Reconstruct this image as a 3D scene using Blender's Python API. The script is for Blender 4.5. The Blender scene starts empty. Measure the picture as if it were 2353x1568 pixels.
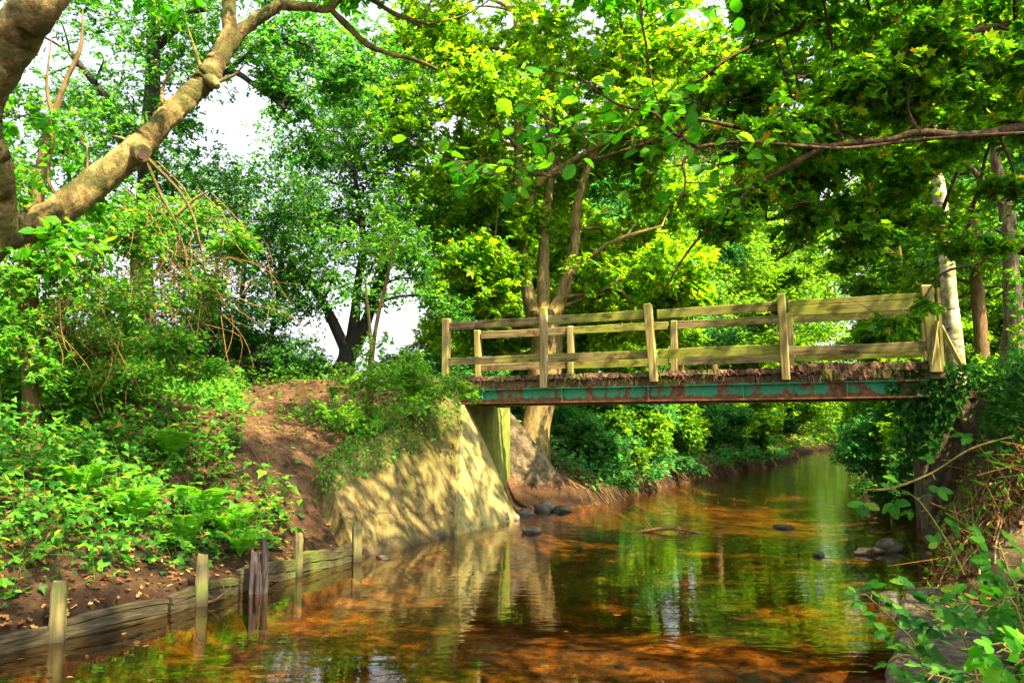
import bpy, bmesh, math
import numpy as np
from mathutils import Vector, Matrix

rng = np.random.default_rng(11)
SC = bpy.context.scene
COL = SC.collection
R = math.radians

# ------------------------------------------------------------------ camera model (photograph measured on a 2352 x 1568 grid)
CAM_H, FPX, CU, CV = 1.5, 1829.0, 1176.0, 784.0
PITCH = math.atan(204.0 / FPX)
CP, SP = math.cos(PITCH), math.sin(PITCH)

def P(u, v, Y):
    a, b = (u - CU) / FPX, (CV - v) / FPX
    d = np.array([a, CP - b * SP, SP + b * CP])
    p = d * (Y / d[1]); p[2] += CAM_H
    return p

def G(u, v, z=0.0):
    a, b = (u - CU) / FPX, (CV - v) / FPX
    d = np.array([a, CP - b * SP, SP + b * CP])
    p = d * ((z - CAM_H) / d[2]); p[2] += CAM_H
    return p

def px(r, Y): return r * Y / FPX

# ------------------------------------------------------------------ helpers: objects
def tag(o, label=None, cat=None, group=None, kind=None):
    if label: o['label'] = label
    if cat: o['category'] = cat
    if group: o['group'] = group
    if kind: o['kind'] = kind
    return o

def empty(name, loc=(0, 0, 0), rz=0.0, label=None, cat=None, group=None):
    o = bpy.data.objects.new(name, None); COL.objects.link(o)
    o.location = loc; o.rotation_euler = (0, 0, rz); o.empty_display_size = .2
    return tag(o, label, cat, group)

class MB:
    """collects vertices and faces; build() links them as ONE mesh object"""
    def __init__(s): s.v = []; s.f = {}; s.n = 0; s.m = {}
    def add(s, verts, faces, mat=0):
        verts = np.asarray(verts, float).reshape(-1, 3)
        faces = np.asarray(faces, int)
        if faces.size:
            s.f.setdefault((faces.shape[1], mat), []).append(faces + s.n)
        s.v.append(verts); s.n += len(verts)
    def poly(s, verts, face, mat=0): s.add(verts, np.asarray(face)[None, :], mat)
    def box(s, lo, hi, mat=0, M=None, jit=0.0):
        x0, y0, z0 = lo; x1, y1, z1 = hi
        v = np.array([[x0,y0,z0],[x1,y0,z0],[x1,y1,z0],[x0,y1,z0],[x0,y0,z1],[x1,y0,z1],[x1,y1,z1],[x0,y1,z1]], float)
        if jit: v += rng.uniform(-jit, jit, v.shape)
        s.add(v, [[0,3,2,1],[4,5,6,7],[0,1,5,4],[1,2,6,5],[2,3,7,6],[3,0,4,7]], mat)
    def tube(s, pts, rad, sides=8, lump=0.0, cap=True, mat=0):
        pts = np.asarray(pts, float); rad = np.asarray(rad, float)
        if rad.ndim == 0: rad = np.full(len(pts), float(rad))
        tan = np.gradient(pts, axis=0); tan /= np.linalg.norm(tan, axis=1)[:, None] + 1e-9
        ref = np.array([0.3, -.9, .2]) if abs(tan[0][2]) > .5 else np.array([0, 0, 1.])
        n = np.cross(tan[0], ref); n /= np.linalg.norm(n); rings = []
        ang = np.linspace(0, 2 * math.pi, sides, endpoint=False)
        ph = rng.uniform(0, 6.28, 4)
        for i in range(len(pts)):
            n = n - tan[i] * n.dot(tan[i]); n /= np.linalg.norm(n) + 1e-9
            b = np.cross(tan[i], n)
            rr = rad[i] * (1 + lump * (np.sin(2 * ang + ph[0] + i * .35) + .6 * np.sin(3 * ang + ph[1] - i * .5)
                                       + .5 * np.sin(5 * ang + ph[2] + i * .9) + .8 * math.sin(i * .8 + ph[3])) * .5)
            rings.append(pts[i] + np.cos(ang)[:, None] * n * rr[:, None] + np.sin(ang)[:, None] * b * rr[:, None])
        k = len(pts); v = np.concatenate(rings)
        i0 = (np.arange(k - 1) * sides)[:, None] + np.arange(sides)[None, :]
        i1 = (np.arange(k - 1) * sides)[:, None] + (np.arange(sides)[None, :] + 1) % sides
        f = np.stack([i0, i1, i1 + sides, i0 + sides], -1).reshape(-1, 4)
        s.add(v, f, mat)
        if cap:
            s.poly(rings[-1], list(range(sides)), mat); s.poly(rings[0], list(range(sides))[::-1], mat)
    def sticks(s, A, B, C, r0, r1):
        """many 3-sided two-segment twigs at once"""
        n = len(A)
        if n == 0: return
        d = C - A; d /= np.linalg.norm(d, axis=1)[:, None] + 1e-9
        a = np.cross(d, [0.31, .2, .93]); a /= np.linalg.norm(a, axis=1)[:, None] + 1e-9
        b = np.cross(d, a); V = []
        for Q, r in ((A, r0), (B, (r0 + r1) / 2), (C, r1)):
            r = np.broadcast_to(np.asarray(r, float), (n,))[:, None]
            for t in range(3):
                V.append(Q + r * (math.cos(t * 2.094) * a + math.sin(t * 2.094) * b))
        V = np.stack(V, 1).reshape(-1, 3)
        t = []
        for q in (0, 3):
            for k in range(3): t.append([q + k, q + (k + 1) % 3, q + 3 + (k + 1) % 3, q + 3 + k])
        s.add(V, ((np.arange(n) * 9)[:, None, None] + np.array(t)[None]).reshape(-1, 4))
    def leaves(s, tmpl, pos, dirv, nor, size):
        tv, tf = TEMPL[tmpl]
        n = len(pos)
        if n == 0: return
        d = dirv / (np.linalg.norm(dirv, axis=1)[:, None] + 1e-9)
        nn = nor - d * (nor * d).sum(1)[:, None]; nn /= np.linalg.norm(nn, axis=1)[:, None] + 1e-9
        sd = np.cross(nn, d)
        tvs = np.repeat(tv[None], n, 0).copy()
        tvs[:, :, 1] *= rng.uniform(.75, 1.15, (n, 1)); tvs[:, :, 2] *= rng.uniform(-.6, 1.8, (n, 1))
        w = (tvs[:, :, 0:1] * d[:, None] + tvs[:, :, 1:2] * sd[:, None] + tvs[:, :, 2:3] * nn[:, None]) * np.asarray(size)[:, None, None] + pos[:, None]
        off = s.n; m = tv.shape[0]
        s.v.append(w.reshape(-1, 3)); s.n += n * m
        base = off + (np.arange(n) * m)
        for f in tf:
            s.f.setdefault((len(f), 0), []).append(base[:, None] + np.array(f)[None])
    def build(s, name, mats, parent=None, smooth=False, origin=None):
        me = bpy.data.meshes.new(name)
        V = np.concatenate(s.v) if s.v else np.zeros((0, 3))
        if origin is not None: V = V - np.asarray(origin)[None]
        loops, starts, totals, mi = [], [], [], []; pos = 0
        for (k, m), fl in s.f.items():
            F = np.concatenate(fl)
            loops.append(F.reshape(-1)); starts.append(pos + np.arange(len(F)) * k); totals.append(np.full(len(F), k)); mi.append(np.full(len(F), m))
            pos += F.size
        me.vertices.add(len(V)); me.vertices.foreach_set('co', V.astype(np.float32).reshape(-1))
        loops = np.concatenate(loops).astype(np.int32); starts = np.concatenate(starts).astype(np.int32)
        me.loops.add(len(loops)); me.loops.foreach_set('vertex_index', loops)
        me.polygons.add(len(starts)); me.polygons.foreach_set('loop_start', starts)
        me.polygons.foreach_set('loop_total', np.concatenate(totals).astype(np.int32))
        me.polygons.foreach_set('material_index', np.concatenate(mi).astype(np.int32))
        me.polygons.foreach_set('use_smooth', np.full(len(starts), bool(smooth)))
        me.update(calc_edges=True); me.validate()
        for m in (mats if isinstance(mats, (list, tuple)) else [mats]): me.materials.append(m)
        o = bpy.data.objects.new(name, me); COL.objects.link(o)
        if parent: o.parent = parent
        if origin is not None: o.location = origin
        return o

def copy_tree(o, parent=None):
    c = o.copy(); COL.objects.link(c); c.parent = parent
    for ch in o.children: copy_tree(ch, c)
    return c

# ------------------------------------------------------------------ leaf shapes (x along the leaf, y across, z out of the blade)
def _ov(w=.27, L=1., x0=0., rot=0., z=.07):
    v = np.array([[0,0,0],[.3,w,z],[.68,w*.8,z*.6],[1,0,-.1],[.68,-w*.8,z*.6],[.3,-w,z]]) * [L, L, L]
    c, s_ = math.cos(rot), math.sin(rot)
    return np.stack([v[:,0]*c - v[:,1]*s_ + x0, v[:,0]*s_ + v[:,1]*c, v[:,2]], 1)
def _multi(parts):
    V, F = [], []
    for i, p in enumerate(parts):
        V.append(p); F += [[i*6, i*6+1, i*6+2, i*6+3], [i*6, i*6+3, i*6+4, i*6+5]]
    return np.concatenate(V), F
TEMPL = {}
TEMPL['ovate'] = _multi([_ov(.3)])
TEMPL['round'] = _multi([_ov(.42)])
TEMPL['narrow'] = _multi([_ov(.16)])
TEMPL['trifoliate'] = _multi([_ov(.3, .62, .38), _ov(.28, .52, .36, 1.25), _ov(.28, .52, .36, -1.25)])
TEMPL['palmate'] = _multi([_ov(.2, 1.0), _ov(.19, .95, 0, .75), _ov(.19, .95, 0, -.75), _ov(.19, .7, 0, 1.5), _ov(.19, .7, 0, -1.5)])
_h = [[0,0,0],[-.08,.25,.02],[.12,.46,.05],[.25,.24,.03],[.6,.5,.04],[.6,.2,.03],[1,0,-.1]]
TEMPL['lobed'] = (np.array(_h + [[p[0], -p[1], p[2]] for p in _h[1:6]]), [[0,6,5,4,3,2,1], [0,7,8,9,10,11,6]])
_s = [[0,0,0],[.1,.3,.04],[.35,.22,.04],[.5,.1,.02],[.62,.3,.05],[.85,.18,0],[1,0,-.08]]
TEMPL['oak'] = (np.array(_s + [[p[0], -p[1], p[2]] for p in _s[1:6]]), [[0,6,5,4,3,2,1], [0,7,8,9,10,11,6]])
_i = [[0,0,0],[-.1,.3,.03],[.22,.5,.03],[.4,.24,.03],[1,0,-.1]]
TEMPL['ivy'] = (np.array(_i + [[p[0], -p[1], p[2]] for p in _i[1:4]]), [[0,4,3,2,1], [0,5,6,7,4]])

def _serr(L=1., x0=0., rot=0., wd=1.):
    xs = np.array([0, .07, .17, .27, .38, .5, .62, .73, .83, .92, 1.]); w = np.array([0, .13, .2, .28, .28, .33, .28, .28, .18, .13, 0]) * wd
    mid = np.stack([xs, 0 * xs, .05 * xs - .28 * xs ** 2.2], 1); c, s_ = math.cos(rot), math.sin(rot); V = [mid]
    for sg in (1, -1): V.append(np.stack([xs + .03 * (np.arange(11) % 2), sg * w, mid[:, 2] + .35 * w - .5 * w * w + .015 * np.sin(xs * 40)], 1)[1:-1])
    V = np.concatenate(V) * L; F = []
    for o, sg in ((11, 1), (20, -1)):
        for i in range(10):
            a, b = i, i + 1; q = [a, b] + ([o + i] if i < 9 else []) + ([o + i - 1] if i > 0 else [])
            F.append(q if sg > 0 else q[::-1])
    V = np.stack([V[:, 0] * c - V[:, 1] * s_ + x0, V[:, 0] * s_ + V[:, 1] * c, V[:, 2]], 1); return V, F
TEMPL['serrate'] = _serr()
_a, _b, _c = _serr(.62, .4), _serr(.55, .38, 1.2, 1.05), _serr(.55, .38, -1.2, 1.05)
TEMPL['bramble'] = (np.concatenate([_a[0], _b[0], _c[0]]), _a[1] + [[i + 29 for i in f] for f in _b[1]] + [[i + 58 for i in f] for f in _c[1]])
TEMPL['hazel'] = _serr(1., 0, 0, 1.35)
SHAFTS = []; SUN_EL, SUN_V = R(54), np.array([.74, -.67])
SUN_D = np.array([SUN_V[0] * math.cos(SUN_EL), SUN_V[1] * math.cos(SUN_EL), math.sin(SUN_EL)]); SUN_D /= np.linalg.norm(SUN_D)
def unit(n):
    d = rng.normal(size=(n, 3)); return d / np.linalg.norm(d, axis=1)[:, None]

def foliage(L, T, c, r, n, k, size, tmpl, droop=.25, up=.8, twig=.005, tilt=.75):
    """n leafy twigs fanning through an ellipsoid round c, k leaves on each"""
    c = np.asarray(c, float); r = np.asarray(r, float) * np.ones(3)
    d = unit(n); rad = rng.uniform(0.02, 1.1, n) ** .45
    P1 = c + d * rad[:, None] * r
    P0 = c + d * (rad * rng.uniform(.15, .65, n))[:, None] * r + rng.normal(size=(n, 3)) * r * .08
    ln = np.linalg.norm(P1 - P0, axis=1)
    sag = ln * rng.uniform(-.05, .3, n)
    Pm = (P0 + P1) / 2; Pm[:, 2] += sag * .6
    if T is not None: T.sticks(P0, Pm, P1, twig, twig * .35)
    t = np.clip(np.linspace(.12, 1.03, k)[None] + rng.uniform(-.06, .06, (n, k)), 0, 1.06)
    pos = P0[:, None] + (P1 - P0)[:, None] * t[..., None]
    pos[..., 2] += sag[:, None] * .6 * 4 * t * (1 - t) * .5 * 2
    td = (P1 - P0) / (ln[:, None] + 1e-6)
    upv = np.array([0, 0, 1.])
    sd = np.cross(td, upv); sd /= np.linalg.norm(sd, axis=1)[:, None] + 1e-6
    sg = np.where(np.arange(k) % 2 == 0, 1., -1.)[None, :, None] * rng.choice([-1, 1], (n, 1, 1))
    dv = td[:, None] * .6 + sd[:, None] * sg * .85 + rng.normal(size=(n, k, 3)) * .35
    dv[..., 2] -= droop
    nv = upv * up + rng.normal(size=(n, k, 3)) * tilt * .6
    pos = pos + rng.normal(size=pos.shape) * size * .25
    sz = size * rng.uniform(.4, 1.32, n * k); pos = pos.reshape(-1, 3); keep = np.ones(len(pos), bool)
    for q, rr in SHAFTS:                               # leaves left out along sun rays, cutting gaps that place the sun patches
        w = pos - q; a = w @ SUN_D; d2 = (w * w).sum(1) - a * a
        keep &= ~((a > 1.1) & (d2 < (rr * (1 + .25 * np.sin(9 * pos[:, 0] + 7 * pos[:, 2]))) ** 2))
    L.leaves(tmpl, pos[keep], dv.reshape(-1, 3)[keep], nv.reshape(-1, 3)[keep], sz[keep])

def curve(pts, n=6):
    """Catmull-Rom through rows of (x,y,z,r)"""
    p = np.asarray(pts, float); p = np.vstack([2 * p[0] - p[1], p, 2 * p[-1] - p[-2]]); out = []
    for i in range(1, len(p) - 2):
        for t in np.linspace(0, 1, n, endpoint=False):
            a, b, c, d = p[i-1], p[i], p[i+1], p[i+2]
            out.append(.5 * (2*b + (c-a)*t + (2*a-5*b+4*c-d)*t*t + (3*b-a-3*c+d)*t**3))
    out.append(p[-2]); return np.array(out)

def pth(rows):
    """rows of (u, v, depth, radius in pixels) -> (x,y,z,r in metres)"""
    return [list(P(u, v, Y)) + [px(r, Y)] for u, v, Y, r in rows]

def limb(T, rows, sides=9, lump=.1, n=6, wob=0.0):
    c = curve(rows, n); q = c[:, :3].copy()
    if wob: q[1:-1] += rng.normal(size=q[1:-1].shape) * wob
    T.tube(q, np.maximum(c[:, 3], .002), sides, lump); return c

def connect(T, skel, c, r1=.008, rmax=.05, lift=.15):
    """a side limb from the skeleton to the middle of a leaf clump"""
    c = np.asarray(c, float)
    d = np.linalg.norm(skel[:, :3] - c, axis=1) + np.maximum(0, skel[:, 2] - c[2]) * 1.5
    s = skel[np.argmin(d)]; a = s[:3]; ln = np.linalg.norm(c - a)
    if ln < .05: return
    r0 = min(s[3] * .6, rmax, .006 + ln * .018)
    m1 = a + (c - a) * .35 + np.array([0, 0, lift * ln * .6]) + rng.normal(size=3) * ln * .05
    m2 = a + (c - a) * .7 + np.array([0, 0, lift * ln * .5]) + rng.normal(size=3) * ln * .06
    cc = curve([list(a) + [r0], list(m1) + [r0 * .75], list(m2) + [r0 * .5], list(c) + [r1]], 4)
    T.tube(cc[:, :3], cc[:, 3], 5, .1, cap=False)

# ------------------------------------------------------------------ materials
def new_mat(name):
    m = bpy.data.materials.new(name); m.use_nodes = True; nt = m.node_tree; nt.nodes.clear()
    return m, nt, nt.nodes, nt.links
def N(nt, t, **kw):
    n = nt.nodes.new(t)
    for k, v in kw.items():
        if k.startswith('i_'):
            key = k[2:]; key = int(key) if key.isdigit() else key.replace('_', ' ')
            n.inputs[key].default_value = v
        else: setattr(n, k, v)
    return n
def ramp(nt, fac, stops):
    n = nt.nodes.new('ShaderNodeValToRGB'); e = n.color_ramp.elements
    while len(e) < len(stops): e.new(.5)
    for i, (p, c) in enumerate(stops):
        e[i].position = p; e[i].color = (*c, 1) if len(c) == 3 else c
    nt.links.new(fac, n.inputs[0]); return n.outputs[0]
def noise(nt, scale, detail=6, rough=.6, vec=None, dist=0.0):
    n = N(nt, 'ShaderNodeTexNoise'); n.inputs['Scale'].default_value = scale; n.inputs['Detail'].default_value = detail
    n.inputs['Roughness'].default_value = rough; n.inputs['Distortion'].default_value = dist
    if vec is not None: nt.links.new(vec, n.inputs['Vector'])
    return n.outputs['Fac']
def coords(nt, kind='Object', scale=(1, 1, 1)):
    t = N(nt, 'ShaderNodeTexCoord'); m = N(nt, 'ShaderNodeMapping'); m.inputs['Scale'].default_value = scale
    nt.links.new(t.outputs[kind], m.inputs[0]); return m.outputs[0]
def mixc(nt, fac, a, b, mode='MIX'):
    n = N(nt, 'ShaderNodeMix', data_type='RGBA', blend_type=mode)
    for sock, val in ((n.inputs[0], fac), (n.inputs[6], a), (n.inputs[7], b)):
        if isinstance(val, (int, float)): sock.default_value = val
        elif isinstance(val, tuple): sock.default_value = (*val, 1)
        else: nt.links.new(val, sock)
    return n.outputs[2]
def bump(nt, h, strength=.5, dist=.02):
    b = N(nt, 'ShaderNodeBump'); b.inputs['Strength'].default_value = strength; b.inputs['Distance'].default_value = dist
    nt.links.new(h, b.inputs['Height']); return b.outputs[0]
def finish(nt, col, rough=.8, nrm=None, spec=.3, metal=0.0):
    p = N(nt, 'ShaderNodeBsdfPrincipled'); o = N(nt, 'ShaderNodeOutputMaterial')
    if isinstance(col, tuple): p.inputs['Base Color'].default_value = (*col, 1)
    else: nt.links.new(col, p.inputs['Base Color'])
    if isinstance(rough, float): p.inputs['Roughness'].default_value = rough
    else: nt.links.new(rough, p.inputs['Roughness'])
    p.inputs['Specular IOR Level'].default_value = spec; p.inputs['Metallic'].default_value = metal
    if nrm is not None: nt.links.new(nrm, p.inputs['Normal'])
    nt.links.new(p.outputs[0], o.inputs[0])

def leaf_mat(name, stops, trans=(1., 1., .5), tf=.5, gloss=.03, tgain=2.2):
    m, nt, nd, lk = new_mat(name)
    g = N(nt, 'ShaderNodeNewGeometry')
    col = ramp(nt, g.outputs['Random Per Island'], stops)
    big = ramp(nt, noise(nt, .7, 2, .5, coords(nt)), [(.3, (.75, .85, .8)), (.7, (1.25, 1.15, .9))])
    col = mixc(nt, 1.0, col, big, 'MULTIPLY')
    tc = mixc(nt, 1.0, col, tuple(t * tgain for t in trans), 'MULTIPLY')
    d = N(nt, 'ShaderNodeBsdfDiffuse'); t = N(nt, 'ShaderNodeBsdfTranslucent'); gl = N(nt, 'ShaderNodeBsdfGlossy'); gl.inputs['Roughness'].default_value = .5
    gl.inputs['Color'].default_value = (.8, 1, .6, 1)
    lk.new(col, d.inputs[0]); lk.new(tc, t.inputs[0])
    a = N(nt, 'ShaderNodeMixShader'); a.inputs[0].default_value = tf; lk.new(d.outputs[0], a.inputs[1]); lk.new(t.outputs[0], a.inputs[2])
    b = N(nt, 'ShaderNodeMixShader'); b.inputs[0].default_value = gloss * .3; lk.new(a.outputs[0], b.inputs[1]); lk.new(gl.outputs[0], b.inputs[2])
    o = N(nt, 'ShaderNodeOutputMaterial'); lk.new(b.outputs[0], o.inputs[0]); return m

def bark_mat(name, stops, scale=(9, 9, 2.5), bstr=.8, bd=.02, patch=None):
    m, nt, nd, lk = new_mat(name)
    v = coords(nt, 'Object', scale)
    h = noise(nt, 1.6, 8, .65, v, .4)
    col = ramp(nt, h, stops)
    if patch:
        col = mixc(nt, ramp(nt, noise(nt, 2.2, 5, .6, coords(nt)), [(.48, (0, 0, 0)), (.6, (1, 1, 1))]), col, patch)
    finish(nt, col, .85, bump(nt, h, bstr, bd), .15); return m

M = {}
M['maple_leaf'] = leaf_mat('maple_leaf', [(0, (.010, .065, .008)), (.4, (.035, .14, .010)), (.8, (.075, .21, .012)), (.95, (.16, .25, .014)), (.985, (.16, .10, .02))], (1.35, 1.12, .28), .55, .03, 2.8)
M['chestnut_leaf'] = leaf_mat('chestnut_leaf', [(0, (.02, .09, .006)), (.3, (.05, .15, .008)), (.6, (.09, .21, .01)), (.93, (.17, .27, .012)), (.98, (.30, .19, .02))], (1.2, 1.12, .25), .6, .03, 2.7)
M['oak_leaf'] = leaf_mat('oak_leaf', [(0, (.010, .06, .015)), (.4, (.025, .12, .022)), (.8, (.05, .18, .022)), (1, (.13, .23, .02))], (1.15, 1.1, .45), .5, .03, 2.6)
M['thorn_leaf'] = leaf_mat('thorn_leaf', [(0, (.009, .05, .016)), (.5, (.024, .12, .026)), (.9, (.06, .18, .025)), (1, (.14, .18, .03))], (1.0, 1.1, .5), .5, .03, 2.4)
M['wood_leaf'] = leaf_mat('wood_leaf', [(0, (.018, .075, .010)), (.35, (.05, .15, .012)), (.7, (.09, .22, .016)), (1, (.19, .29, .018))], (1.2, 1.1, .35), .55)
M['shade_leaf'] = leaf_mat('shade_leaf', [(0, (.012, .08, .03)), (.6, (.03, .15, .045)), (1, (.10, .23, .04))], (1.0, 1.1, .6))
M['hazel_leaf'] = leaf_mat('hazel_leaf', [(0, (.02, .13, .008)), (.6, (.04, .18, .01)), (1, (.10, .24, .015))], (1.1, 1.1, .3), .55)
M['bramble_leaf'] = leaf_mat('bramble_leaf', [(0, (.018, .10, .012)), (.5, (.045, .17, .018)), (.88, (.09, .24, .02)), (.97, (.2, .22, .02)), (1, (.22, .08, .02))], (1., 1.1, .45), .45, .03)
M['ivy_leaf'] = leaf_mat('ivy_leaf', [(0, (.008, .05, .014)), (.7, (.024, .10, .02)), (1, (.07, .16, .02))], (.9, 1.1, .5), .35, .02)
M['sapling_leaf'] = leaf_mat('sapling_leaf', [(0, (.03, .13, .012)), (1, (.10, .23, .02))], (1.1, 1.1, .35), .5)
M['fern_leaf'] = leaf_mat('fern_leaf', [(0, (.06, .22, .012)), (1, (.14, .30, .02))], (1.1, 1.1, .3), .5)
M['shoot_leaf'] = leaf_mat('shoot_leaf', [(0, (.007, .045, .007)), (.5, (.016, .085, .009)), (.9, (.042, .14, .012)), (1, (.10, .12, .02))], (1.2, 1.15, .3), .45, .02)
M['litter'] = leaf_mat('litter', [(0, (.04, .018, .010)), (.5, (.11, .05, .022)), (.85, (.19, .095, .04)), (1, (.32, .20, .08))], (1, .7, .4), .15)
M['vine'] = bark_mat('vine', [(.3, (.07, .04, .014)), (.7, (.24, .13, .045))], (20, 20, 20), .4)
M['shoot'] = bark_mat('shoot', [(.3, (.07, .045, .012)), (.7, (.13, .12, .03))], (20, 20, 20), .3)
M['pale_bark'] = bark_mat('pale_bark', [(.34, (.03, .02, .008)), (.42, (.12, .08, .027)), (.52, (.25, .17, .065)), (.6, (.34, .25, .10)), (.72, (.14, .12, .045))], (4, 4, 4), 1., .04, (.085, .075, .025))
M['chestnut_bark'] = bark_mat('chestnut_bark', [(.3, (.035, .026, .010)), (.5, (.15, .11, .04)), (.7, (.29, .215, .085))], (7, 7, 2.2), .9)
M['dark_bark'] = bark_mat('dark_bark', [(.25, (.012, .01, .012)), (.6, (.045, .036, .034)), (.85, (.10, .075, .06))], (10, 10, 3))
M['brown_bark'] = bark_mat('brown_bark', [(.25, (.04, .025, .012)), (.55, (.12, .075, .03)), (.8, (.24, .15, .06))], (10, 10, 3))
M['bough_bark'] = bark_mat('bough_bark', [(.32, (.012, .008, .004)), (.5, (.05, .03, .013)), (.66, (.13, .085, .035)), (.8, (.2, .14, .06))], (16, 16, 16), 1., .02)
M['ridged_bark'] = bark_mat('ridged_bark', [(.3, (.03, .02, .014)), (.5, (.13, .09, .06)), (.75, (.30, .23, .16))], (26, 26, 4), 1., .03)

def plane_mat():
    m, nt, nd, lk = new_mat('pale_bark')
    v = coords(nt); h = noise(nt, 5, 12, .7, v, .5); f = noise(nt, 38, 6, .75, v); big = noise(nt, 2.6, 6, .65, v, .6)
    col = ramp(nt, big, [(.34, (.045, .036, .014)), (.44, (.14, .105, .04)), (.54, (.27, .205, .085)), (.64, (.36, .29, .135))])
    col = mixc(nt, 1.0, col, ramp(nt, h, [(.34, (.25, .22, .18)), (.46, (.85, .82, .75)), (.6, (1.15, 1.12, 1.05))]), 'MULTIPLY')
    col = mixc(nt, 1.0, col, ramp(nt, f, [(.3, (.55, .52, .5)), (.55, (1, 1, 1)), (.75, (1.25, 1.2, 1.1))]), 'MULTIPLY')
    col = mixc(nt, ramp(nt, noise(nt, 3.6, 8, .7, v), [(.47, (0, 0, 0)), (.58, (.9, .9, .9))]), col, (.065, .07, .018))
    cr = N(nt, 'ShaderNodeTexVoronoi', feature='DISTANCE_TO_EDGE'); cr.inputs['Scale'].default_value = 11; lk.new(mixc(nt, .35, v, nodes_col(nt, v)), cr.inputs['Vector'])
    col = mixc(nt, ramp(nt, cr.outputs['Distance'], [(0, (.4, .4, .4)), (.04, (0, 0, 0))]), col, (.025, .017, .008))
    a = N(nt, 'ShaderNodeMath', operation='MULTIPLY_ADD'); lk.new(f, a.inputs[0]); a.inputs[1].default_value = .3; lk.new(h, a.inputs[2])
    finish(nt, col, .85, bump(nt, a.outputs[0], 1., .07), .15); return m
def nodes_col(nt, v):
    n = N(nt, 'ShaderNodeTexNoise'); n.inputs['Scale'].default_value = 3; nt.links.new(v, n.inputs['Vector']); return n.outputs['Color']
M['pale_bark'] = plane_mat()
def birch_mat():
    m, nt, nd, lk = new_mat('birch_bark')
    h = noise(nt, 1.0, 5, .6, coords(nt, 'Object', (5, 5, 14)), .3)
    big = noise(nt, 1.0, 4, .6, coords(nt, 'Object', (3, 3, 3)))
    col = ramp(nt, h, [(.34, (.02, .016, .012)), (.42, (.30, .25, .16)), (.7, (.56, .50, .37))])
    col = mixc(nt, ramp(nt, big, [(.47, (0, 0, 0)), (.6, (1, 1, 1))]), col, (.13, .13, .045))
    finish(nt, col, .7, bump(nt, h, .5, .01), .2); return m
M['birch_bark'] = birch_mat()

def rail_mat():
    m, nt, nd, lk = new_mat('weathered_rail')
    v = coords(nt, 'Object', (1.2, 22, 30)); h = noise(nt, 1.0, 8, .65, v, .5)
    col = ramp(nt, h, [(.3, (.04, .026, .014)), (.5, (.14, .105, .045)), (.7, (.25, .19, .085))])
    al = noise(nt, 1.7, 5, .65, coords(nt, 'Object', (.8, 1, 2.2)))
    oi = N(nt, 'ShaderNodeObjectInfo')
    ad = N(nt, 'ShaderNodeMath', operation='MULTIPLY_ADD'); lk.new(oi.outputs['Random'], ad.inputs[0]); ad.inputs[1].default_value = .22; lk.new(al, ad.inputs[2])
    xs = N(nt, 'ShaderNodeSeparateXYZ'); lk.new(coords(nt), xs.inputs[0]); xr_ = N(nt, 'ShaderNodeMapRange'); lk.new(xs.outputs[0], xr_.inputs[0])
    for i, val in ((1, 1.2), (2, 2.6), (3, -.2), (4, 0)): xr_.inputs[i].default_value = val
    a2 = N(nt, 'ShaderNodeMath', operation='ADD'); lk.new(ad.outputs[0], a2.inputs[0]); lk.new(xr_.outputs[0], a2.inputs[1]); ad = a2
    col = mixc(nt, ramp(nt, ad.outputs[0], [(.46, (0, 0, 0)), (.72, (.85, .85, .85))]), col, mixc(nt, h, (.12, .15, .012), (.24, .26, .03)))
    st = ramp(nt, noise(nt, 3.5, 6, .7, coords(nt, 'Object', (1, 3, 3))), [(.5, (1, 1, 1)), (.62, (.42, .32, .26))])
    col = mixc(nt, 1.0, col, st, 'MULTIPLY')
    finish(nt, col, .8, bump(nt, h, .6, .008), .2); return m
M['rail'] = rail_mat()

def post_mat(name='weathered_post', green=.5):
    m, nt, nd, lk = new_mat(name)
    v = coords(nt, 'Object', (22, 22, 1.6)); h = noise(nt, 1.0, 8, .65, v, .5)
    col = ramp(nt, h, [(.3, (.06, .045, .022)), (.5, (.20, .15, .06)), (.7, (.34, .26, .12))])
    al = noise(nt, 2.0, 5, .65, coords(nt))
    col = mixc(nt, ramp(nt, al, [(green - .06, (0, 0, 0)), (green + .2, (.8, .8, .8))]), col, (.17, .20, .02))
    finish(nt, col, .8, bump(nt, h, .7, .008), .2); return m
M['post'] = post_mat()
def stake_mat():
    m, nt, nd, lk = new_mat('stake_wood')
    h = noise(nt, 1.0, 8, .65, coords(nt, 'Object', (26, 26, 2)), .5)
    col = ramp(nt, h, [(.3, (.03, .025, .012)), (.5, (.10, .08, .035)), (.7, (.19, .15, .07))])
    col = mixc(nt, ramp(nt, noise(nt, 3.0, 5, .65, coords(nt)), [(.42, (0, 0, 0)), (.62, (.85, .85, .85))]), col, (.075, .10, .02))
    z = N(nt, 'ShaderNodeSeparateXYZ'); lk.new(coords(nt), z.inputs[0]); f = N(nt, 'ShaderNodeMapRange'); lk.new(z.outputs[2], f.inputs[0])
    for i, val in ((1, .02), (2, .16), (3, .9), (4, 0)): f.inputs[i].default_value = val
    col = mixc(nt, f.outputs[0], col, (.015, .013, .008))
    finish(nt, col, .8, bump(nt, h, .8, .01), .2); return m
M['stake'] = stake_mat()

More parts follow.
